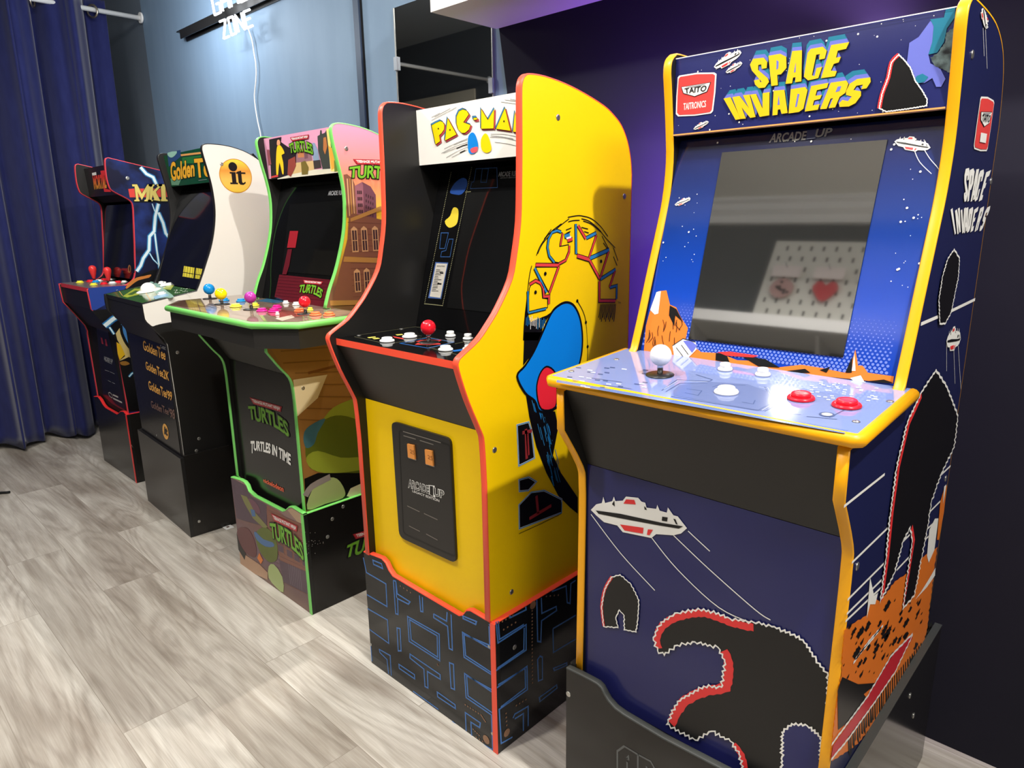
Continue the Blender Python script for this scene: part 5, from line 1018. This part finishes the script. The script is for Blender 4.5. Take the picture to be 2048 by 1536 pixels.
dk.poly(pl, A4([(620, 1335), (720, 1270), (790, 1270), (760, 1320), (660, 1345)]), ink('deck_lime', (150, 160, 50)), 1); dk.poly(pl, A4([(660, 1320), (730, 1285), (760, 1290), (700, 1325)]), ink('deck_moss', (60, 90, 40)), 1.4)
dk.poly(pl, A4([(960, 1270), (1010, 1235), (1060, 1240), (1030, 1280)]), ink('deck_lime'), 1); dk.poly(pl, A4([(1150, 1210), (1240, 1190), (1255, 1230), (1180, 1240)]), ink('deck_lime'), 1)
dk.poly(pl, smooth(A4([(840, 1220), (900, 1215), (1000, 1290), (1060, 1340), (980, 1345), (880, 1290)]), 2, True), ink('deck_mist', (130, 166, 150)), .8); dk.poly(pl, A4([(880, 1340), (980, 1300), (1020, 1330), (900, 1360)]), ink('deck_sky', (130, 170, 196)), 1)
for a in ([(590, 1290), (620, 1330)], [(780, 1250), (860, 1370)]): dk.line(pl, A4(a), .002, TAN, 1.2)
rnd = random.Random(12)
for _ in range(24): dk.dot(pl, A4([(rnd.uniform(1060, 1220), rnd.uniform(1265, 1310))])[0], .003, W_, 1.2, 8)
b = pl.px(*A4([(845, 1290)])[0]); r_ = .030; m = MB()
m.lathe(b+pl.n*.0005, pl.n, [(.046, 0), (.046, .002), (.036, .006), (.033, .006)], W_); tb = m.build('trackball', c.root); m = MB(); m.sphere(b+pl.n*.004, r_, M('trackball_white', (244, 242, 236), .12), 1); m.build('ball', tb)
for q in ((958, 1225), (1000, 1225), (975, 1245), (1015, 1240)): button(c, A4([q])[0], 8, BW)
button(c, A4([(955, 1318)])[0], 8.5, BW)
screws(c, pl, A4([(570, 1282)]), .004)
fp, pl = c.front, c.P_front
def E4(p): return cr(280, 660, 6.4, p)
GF = ink('golden_front', (240, 176, 84)); GF2 = ink('golden_worn', (120, 90, 80))
for t_, q, mt in (('Golden', [(38, 130), (225, 225), (222, 335), (48, 250)], GF), ('Tee', [(220, 205), (328, 265), (328, 385), (240, 345)], GF), ('Golden', [(72, 400), (212, 470), (214, 570), (82, 500)], GF), ('Tee', [(216, 462), (298, 510), (300, 608), (230, 575)], GF), ('2K', [(302, 505), (370, 540), (372, 645), (305, 615)], GF),
                  ('Golden', [(108, 645), (260, 730), (262, 832), (118, 755)], GF), ('Tee', [(262, 718), (342, 765), (350, 870), (280, 840)], GF), ("'99", [(345, 770), (410, 790), (412, 905), (352, 880)], GF), ('Golden', [(140, 900), (280, 970), (285, 1055), (150, 990)], GF2), ('Tee', [(282, 960), (368, 1010), (370, 1085), (300, 1060)], GF2), ("'98", [(372, 1000), (450, 1020), (450, 1145), (380, 1110)], GF2)):
    fp.text(pl, t_, E4(q), mt, 2, .02)
fp.text(pl, 'CLASSIC', E4([(262, 188), (332, 222), (332, 258), (266, 225)]), GREY, 2.4, .02)
q = [(330+38*math.cos(a)-.0*math.sin(a)+8*math.sin(a), 1300+100*math.sin(a)+20*math.cos(a)) for a in [2*math.pi*k/24 for k in range(24)]]
fp.poly(pl, E4(q), GF, 2); fp.text(pl, 'it', E4([(318, 1240), (352, 1262), (356, 1350), (318, 1325)]), K, 3, .06)
# side: round gold mark, white upper, black lower
sd, pl = c.right, c.P_side
ctr = pl.px(471.5, 352); y0, z0 = pl.to2(ctr); R_ = .062
ga = zramp('gold_disc', [(z0-R_-ZB, (226, 190, 60)), (z0-.2*R_-ZB, (240, 190, 90)), (z0+.3*R_-ZB, (226, 150, 60)), (z0+R_-ZB, (246, 226, 70))], .3)
sd.dot2(pl, (y0, z0), R_, ink('gold_rim', (206, 140, 40)), 1, 48); sd.dot2(pl, (y0, z0), R_*.955, ga, 1.5, 48)
sd.dot2(pl, (y0-.008, z0+.033), .0165, K, 2, 24)
def gp(x, y): return pl.at(y0+x*.001, z0+y*.001, 2)
for a in ([(-22, 14), (0, 14), (0, -24), (5, -24), (5, -30), (-24, -30), (-24, -24), (-16, -24), (-16, 8), (-22, 8)], [(8, 16), (22, 20), (22, 14), (38, 14), (38, 8), (22, 8), (22, -22), (26, -25), (34, -20), (36, -25), (26, -32), (14, -31), (8, -24), (8, 8), (2, 8), (2, 12)]): sd.poly3(pl, [[gp(*p) for p in a]], K, 2)
sd.poly3(pl, [[Vector((pl.o.x, *q)) for q in smooth([(.861, .856), (.88, .834), (.905, .838), (1.0, .842), (1.44, .842)], 3)+[(1.44, ZB), (.928, ZB), (.928, .50), (.923, .76), (.914, .785)]]], BLACK, 1)
screws(c, pl, cr(280, 660, 6.4, [(480, 288), (755, 1390)])+cr(300, 230, 3.572, [(512, 352)])+cr(180, 780, 5.12, [(1090, 622)]), .0055)
screws(c, c.P_front, cr(180, 780, 5.12, [(683, 466)]), .004)
finish(c); turn_root(c.root)
RG = M('plain_black_riser', (30, 28, 26), .22)
r = riser('plain black box riser under the white golf cabinet', -3.140, -2.622, .9095, 1.46, .332, [(0, .330), (.5, .327), (1, .325)], RG, RG, None)
screws(r, r.P_side, cr(180, 780, 5.12, [(1118, 1345)]), .005)
finish_riser(r); turn_root(r.root); XF[:] = [Vector((0, 0, 0)), 0.0]
# ================================================================ lightning cabinet by the curtain
RE = M('red_edging', (206, 56, 66), .4)
KP = [(.992, ZB), (.985, .338), (.983, .665), (.978, .708), (.902, .83), (.898, .916), (1.05, .921), (1.080, .938), (1.094, .956), (1.102, .988), (1.115, 1.103), (1.129, 1.25), (1.128, 1.278), (1.112, 1.298), (1.055, 1.332), (1.044, 1.354), (1.040, 1.393), (1.044, 1.458), (1.057, 1.469), (1.272, 1.423), (1.40, 1.395), (1.402, ZB)]
KPs = KP[:2]+smooth(KP[2:5], 2)+[KP[5]]+smooth(KP[6:10], 3)+[KP[10]]+smooth(KP[11:19], 3)+KP[19:]
ST = noisy('storm_print', (18, 20, 48), (46, 74, 160), 5.5, .3); nodes(ST)[0]['Color Ramp'].color_ramp.elements[0].position = .46; nodes(ST)[0]['Color Ramp'].color_ramp.elements[1].position = .78
c = cabinet('arcade cabinet with red edging and lightning artwork, beside the curtain', -3.865, -3.413, KPs, RE, ST,
    deck=((.904, .921), (1.080, .9225)), kick=((.990, .706), (.912, .828)), front=((.990, ZB), (.990, .705)), bezel=((1.094, .945), (1.140, 1.278)), marq=((1.085, 1.318), (1.078, 1.448)),
    mats=dict(front=BLACKM, kick=BLACK, bezel=ac, marq=M('marquee_black', (26, 22, 24), .3), deck=M('fight_deck_print', (112, 100, 98), .25), deck_edge=RE), apron=((.9065, .8285), (.9065, .9020)))
mq, pl = c.marq, c.P_marq
def A5(p): return cr(100, 300, 4.8, p)
mq.poly(pl, A5([(485, 200), (545, 192), (548, 240), (520, 245), (530, 370), (585, 385), (585, 402), (522, 402)]), RED, 1)
mq.text(pl, 'MORTAL', A5([(412, 252), (540, 238), (545, 358), (428, 372)]), zramp('fire_print', [(1.31-ZB, (240, 200, 60)), (1.40-ZB, (220, 60, 40))], .3, axis='Z'), 2, .05); mq.poly(pl, A5([(405, 220), (445, 212), (448, 240), (408, 246)]), W_, 2)
m = MB(); n = c.P_bez.n; m.prism([c.P_bez.px(*q)+n*.0003 for q in A5([(530, 800), (790, 700), (815, 1180), (535, 1200)])], n*.0010, BLACK, BLACK, M('screen_glass')); m.build('screen', c.root)
bz, pl = c.bezel, c.P_bez
bz.poly(pl, smooth(A5([(755, 1115), (770, 1102), (782, 1130), (778, 1170), (762, 1180), (752, 1150)]), 2, True), ink('dull_gold', (150, 100, 50)), 4); bz.poly(pl, smooth(A5([(763, 1128), (772, 1120), (776, 1150), (766, 1165)]), 2, True), K, 5); bz.line(pl, A5([(690, 1145), (750, 1148)]), .010, ink('dull_red', (110, 30, 34)), 4)
dk, pl = c.deck, c.P_deck
for t_, b, t2 in ((0, (425, 1255), (408, 1175)), (0, (567, 1272), (550, 1192))): joystick(c, A5([b])[0], A5([t2])[0], 7, M('bat_red', (228, 56, 56), .3), bat=True)
for q, k in (((288, 1275), 'y'), ((420, 1298), 'y'), ((388, 1265), 'r'), ((470, 1262), 'w'), ((520, 1290), 'r'), ((605, 1248), 'w'), ((655, 1275), 'r'), ((600, 1282), 'w'), ((690, 1258), 'k'), ((718, 1272), 'w'), ((520, 1252), 'r'), ((440, 1270), 'b')): button(c, A5([q])[0], 7.2, {'y': BC['y'], 'r': BR, 'w': BW, 'k': BLACK, 'b': BC['b']}[k])
fp, pl = c.front, c.P_front
def E5(p): return cr(150, 620, 6.4, p)
fp.poly(pl, E5([(275, 215), (425, 290), (640, 1210), (640, 1290), (470, 1200), (360, 1090)]), ink('door_black', (22, 22, 26), .3), 1)
fp.poly(pl, E5([(272, 212), (425, 272), (430, 295), (275, 240)]), ink('door_grey', (54, 54, 58)), 2)
for a in ([(330, 350), (352, 358), (370, 440), (345, 430)], [(385, 370), (405, 378), (420, 465), (395, 455)]): fp.poly(pl, E5(a), ink('coin_red', (176, 50, 64)), 2)
fp.text(pl, 'ARCADE 1UP', E5([(372, 590), (482, 635), (485, 678), (378, 640)]), GREY, 2, .05)
for a in ([(385, 650), (475, 690)], [(385, 768), (440, 785)], [(450, 790), (510, 818)], [(425, 900), (462, 922)], [(475, 925), (515, 945)]): fp.line(pl, E5(a), .0022, GREY, 2)
q = E5([(432, 1060), (450, 1055), (478, 1085), (482, 1125), (465, 1118), (440, 1095)]); fp.line(pl, q, .004, ink('pale_grey', (190, 186, 180)), 2, True)
for a in ([(488, 1085), (555, 1115)], [(492, 1130), (605, 1185)]): fp.line(pl, E5(a), .008, ink('pale_grey'), 2)
fp.poly(pl, smooth(E5([(380, 1090), (450, 1110), (520, 1200), (640, 1275), (640, 1290), (560, 1250), (470, 1190)]), 2, True), ink('dull_red'), 1.6)
sd, pl = c.right, c.P_side
CY = ink('bolt_glow', (64, 160, 190)); BW2 = ink('bolt_white', (226, 240, 244))
def bolt(p, a=.022, b=.011, lay=2):
    sd.line(pl, p, a, ink('bolt_halo', (40, 84, 150)), lay-.4); sd.line(pl, p, a*.75, CY, lay); sd.line(pl, p, b, BW2, lay+.5)
bolt(A5([(868, 165), (925, 230), (990, 262), (1020, 330)])); bolt(A5([(1040, 515), (1010, 640), (1000, 780), (955, 830), (950, 960), (895, 1040), (870, 1110), (832, 1165)])); bolt(A5([(1040, 600), (1085, 700), (1110, 800), (1150, 850)])); bolt(A5([(1005, 800), (1025, 960), (1040, 1060), (1050, 1140)], ), .014, .006); bolt(A5([(955, 990), (990, 1050), (1040, 1100)]), .008, .003); bolt(A5([(980, 515), (1005, 590)]), .006, .003)
sd.poly(pl, A5([(750, 375), (800, 370), (1160, 372), (1160, 450), (765, 455)]), ink('banner_scarlet', (222, 70, 62)), 3); sd.line(pl, A5([(800, 492), (1160, 492)]), .010, K, 2.8)
MKL = [[(785, 330), (835, 330), (880, 420), (935, 330), (985, 330), (978, 350), (960, 355), (950, 475), (972, 480), (972, 492), (905, 492), (905, 480), (920, 475), (925, 400), (880, 480), (838, 400), (850, 475), (858, 480), (858, 492), (808, 492), (808, 480), (825, 475), (810, 350), (790, 350)],
       [(945, 330), (1000, 330), (1000, 345), (988, 350), (988, 395), (1035, 350), (1025, 345), (1025, 330), (1075, 330), (1075, 345), (1060, 350), (1015, 402), (1050, 475), (1065, 480), (1065, 492), (985, 492), (985, 480), (1000, 475), (985, 430), (975, 475), (985, 480), (985, 492), (938, 492), (938, 480), (955, 475), (960, 350), (945, 345)],
       [(1040, 330), (1120, 330), (1120, 348), (1105, 352), (1112, 472), (1128, 478), (1128, 492), (1055, 492), (1055, 478), (1070, 472), (1062, 352), (1040, 348)], [(1124, 330), (1190, 330), (1190, 348), (1172, 352), (1176, 472), (1192, 478), (1192, 492), (1134, 492), (1134, 478), (1142, 472), (1138, 352), (1124, 348)]]
for g in MKL: sd.line(pl, A5(g), .0035, K, 3.4, True); sd.poly(pl, A5(g), ink('sand_yellow', (226, 204, 110)), 4)
sd.poly(pl, smooth(A5([(725, 1320), (760, 1270), (830, 1225), (900, 1210), (970, 1195), (950, 1225), (850, 1250), (790, 1290), (740, 1330)]), 2, True), ink('rust_gold', (196, 120, 54)), 2.4); sd.poly(pl, A5([(830, 1215), (985, 1150), (1060, 1150), (1050, 1280), (800, 1330), (760, 1300), (850, 1245)]), K, 2)
sd.poly(pl, A5([(365, 1325), (720, 1300), (730, 1320), (640, 1420), (540, 1480), (440, 1536), (400, 1536)]), ink('storm_blue', (36, 62, 140)), 1)
sd.poly(pl, E5([(215, 10), (470, -20), (700, 0), (900, 600), (880, 1290), (690, 1300), (560, 640), (520, 380), (380, 200)]), K, 1.6)
bolt(E5([(375, 205), (480, 120), (560, 70)]), .03, .016, 2.4); bolt(E5([(440, 220), (500, 310)]), .012, .005, 2.3); bolt(E5([(690, 855), (730, 810), (790, 790)]), .012, .004, 2.3)
sd.poly(pl, E5([(520, 300), (575, 225), (620, 400), (740, 540), (755, 640), (690, 600), (600, 640), (565, 650), (640, 590), (590, 470), (540, 380)]), ink('straw', (214, 190, 120)), 2.6); sd.poly(pl, smooth(E5([(585, 190), (625, 165), (690, 280), (735, 420), (738, 520), (690, 480), (620, 330)]), 2, True), ink('sky_disc', (70, 130, 190)), 3); sd.line(pl, smooth(E5([(585, 190), (600, 300), (660, 430), (738, 525)]), 3), .012, K, 3.2)
sd.poly(pl, E5([(530, 410), (580, 440), (640, 570), (570, 640), (545, 560)]), ink('gold_patch', (226, 180, 30)), 2.8); sd.poly(pl, smooth(E5([(575, 665), (650, 655), (700, 690), (640, 710), (590, 700)]), 2, True), ink('bronze', (150, 104, 40)), 2.8)
screws(c, pl, A5([(745, 272)]), .007)
finish(c)
lip = trace_lip(.972, -3.877, -3.401, cr(150, 620, 6.4, [(245, 1110), (290, 1110), (320, 1145), (360, 1215), (390, 1250), (540, 1335), (560, 1320), (580, 1298), (620, 1300), (650, 1325)]))
lip[-1] = (1.0, .335)
r = riser('black riser with red lip and red corner strip, beside the curtain', -3.877, -3.401, .972, 1.42, .335, lip, RG, RG, M('riser_red', (232, 50, 50), .35))
pl = r.P_side; r.side.poly(pl, cr(180, 780, 5.12, [(512, 548), (562, 540), (572, 635), (525, 648)]), ink('panel_red', (214, 36, 44)), 1)
r.front.line(r.P_front, smooth(cr(180, 780, 5.12, [(460, 900), (440, 740), (425, 570), (440, 590)]), 3), .003, ink('pale_scratch', (140, 130, 110)), 1)
finish_riser(r)
bpy.context.view_layer.update()
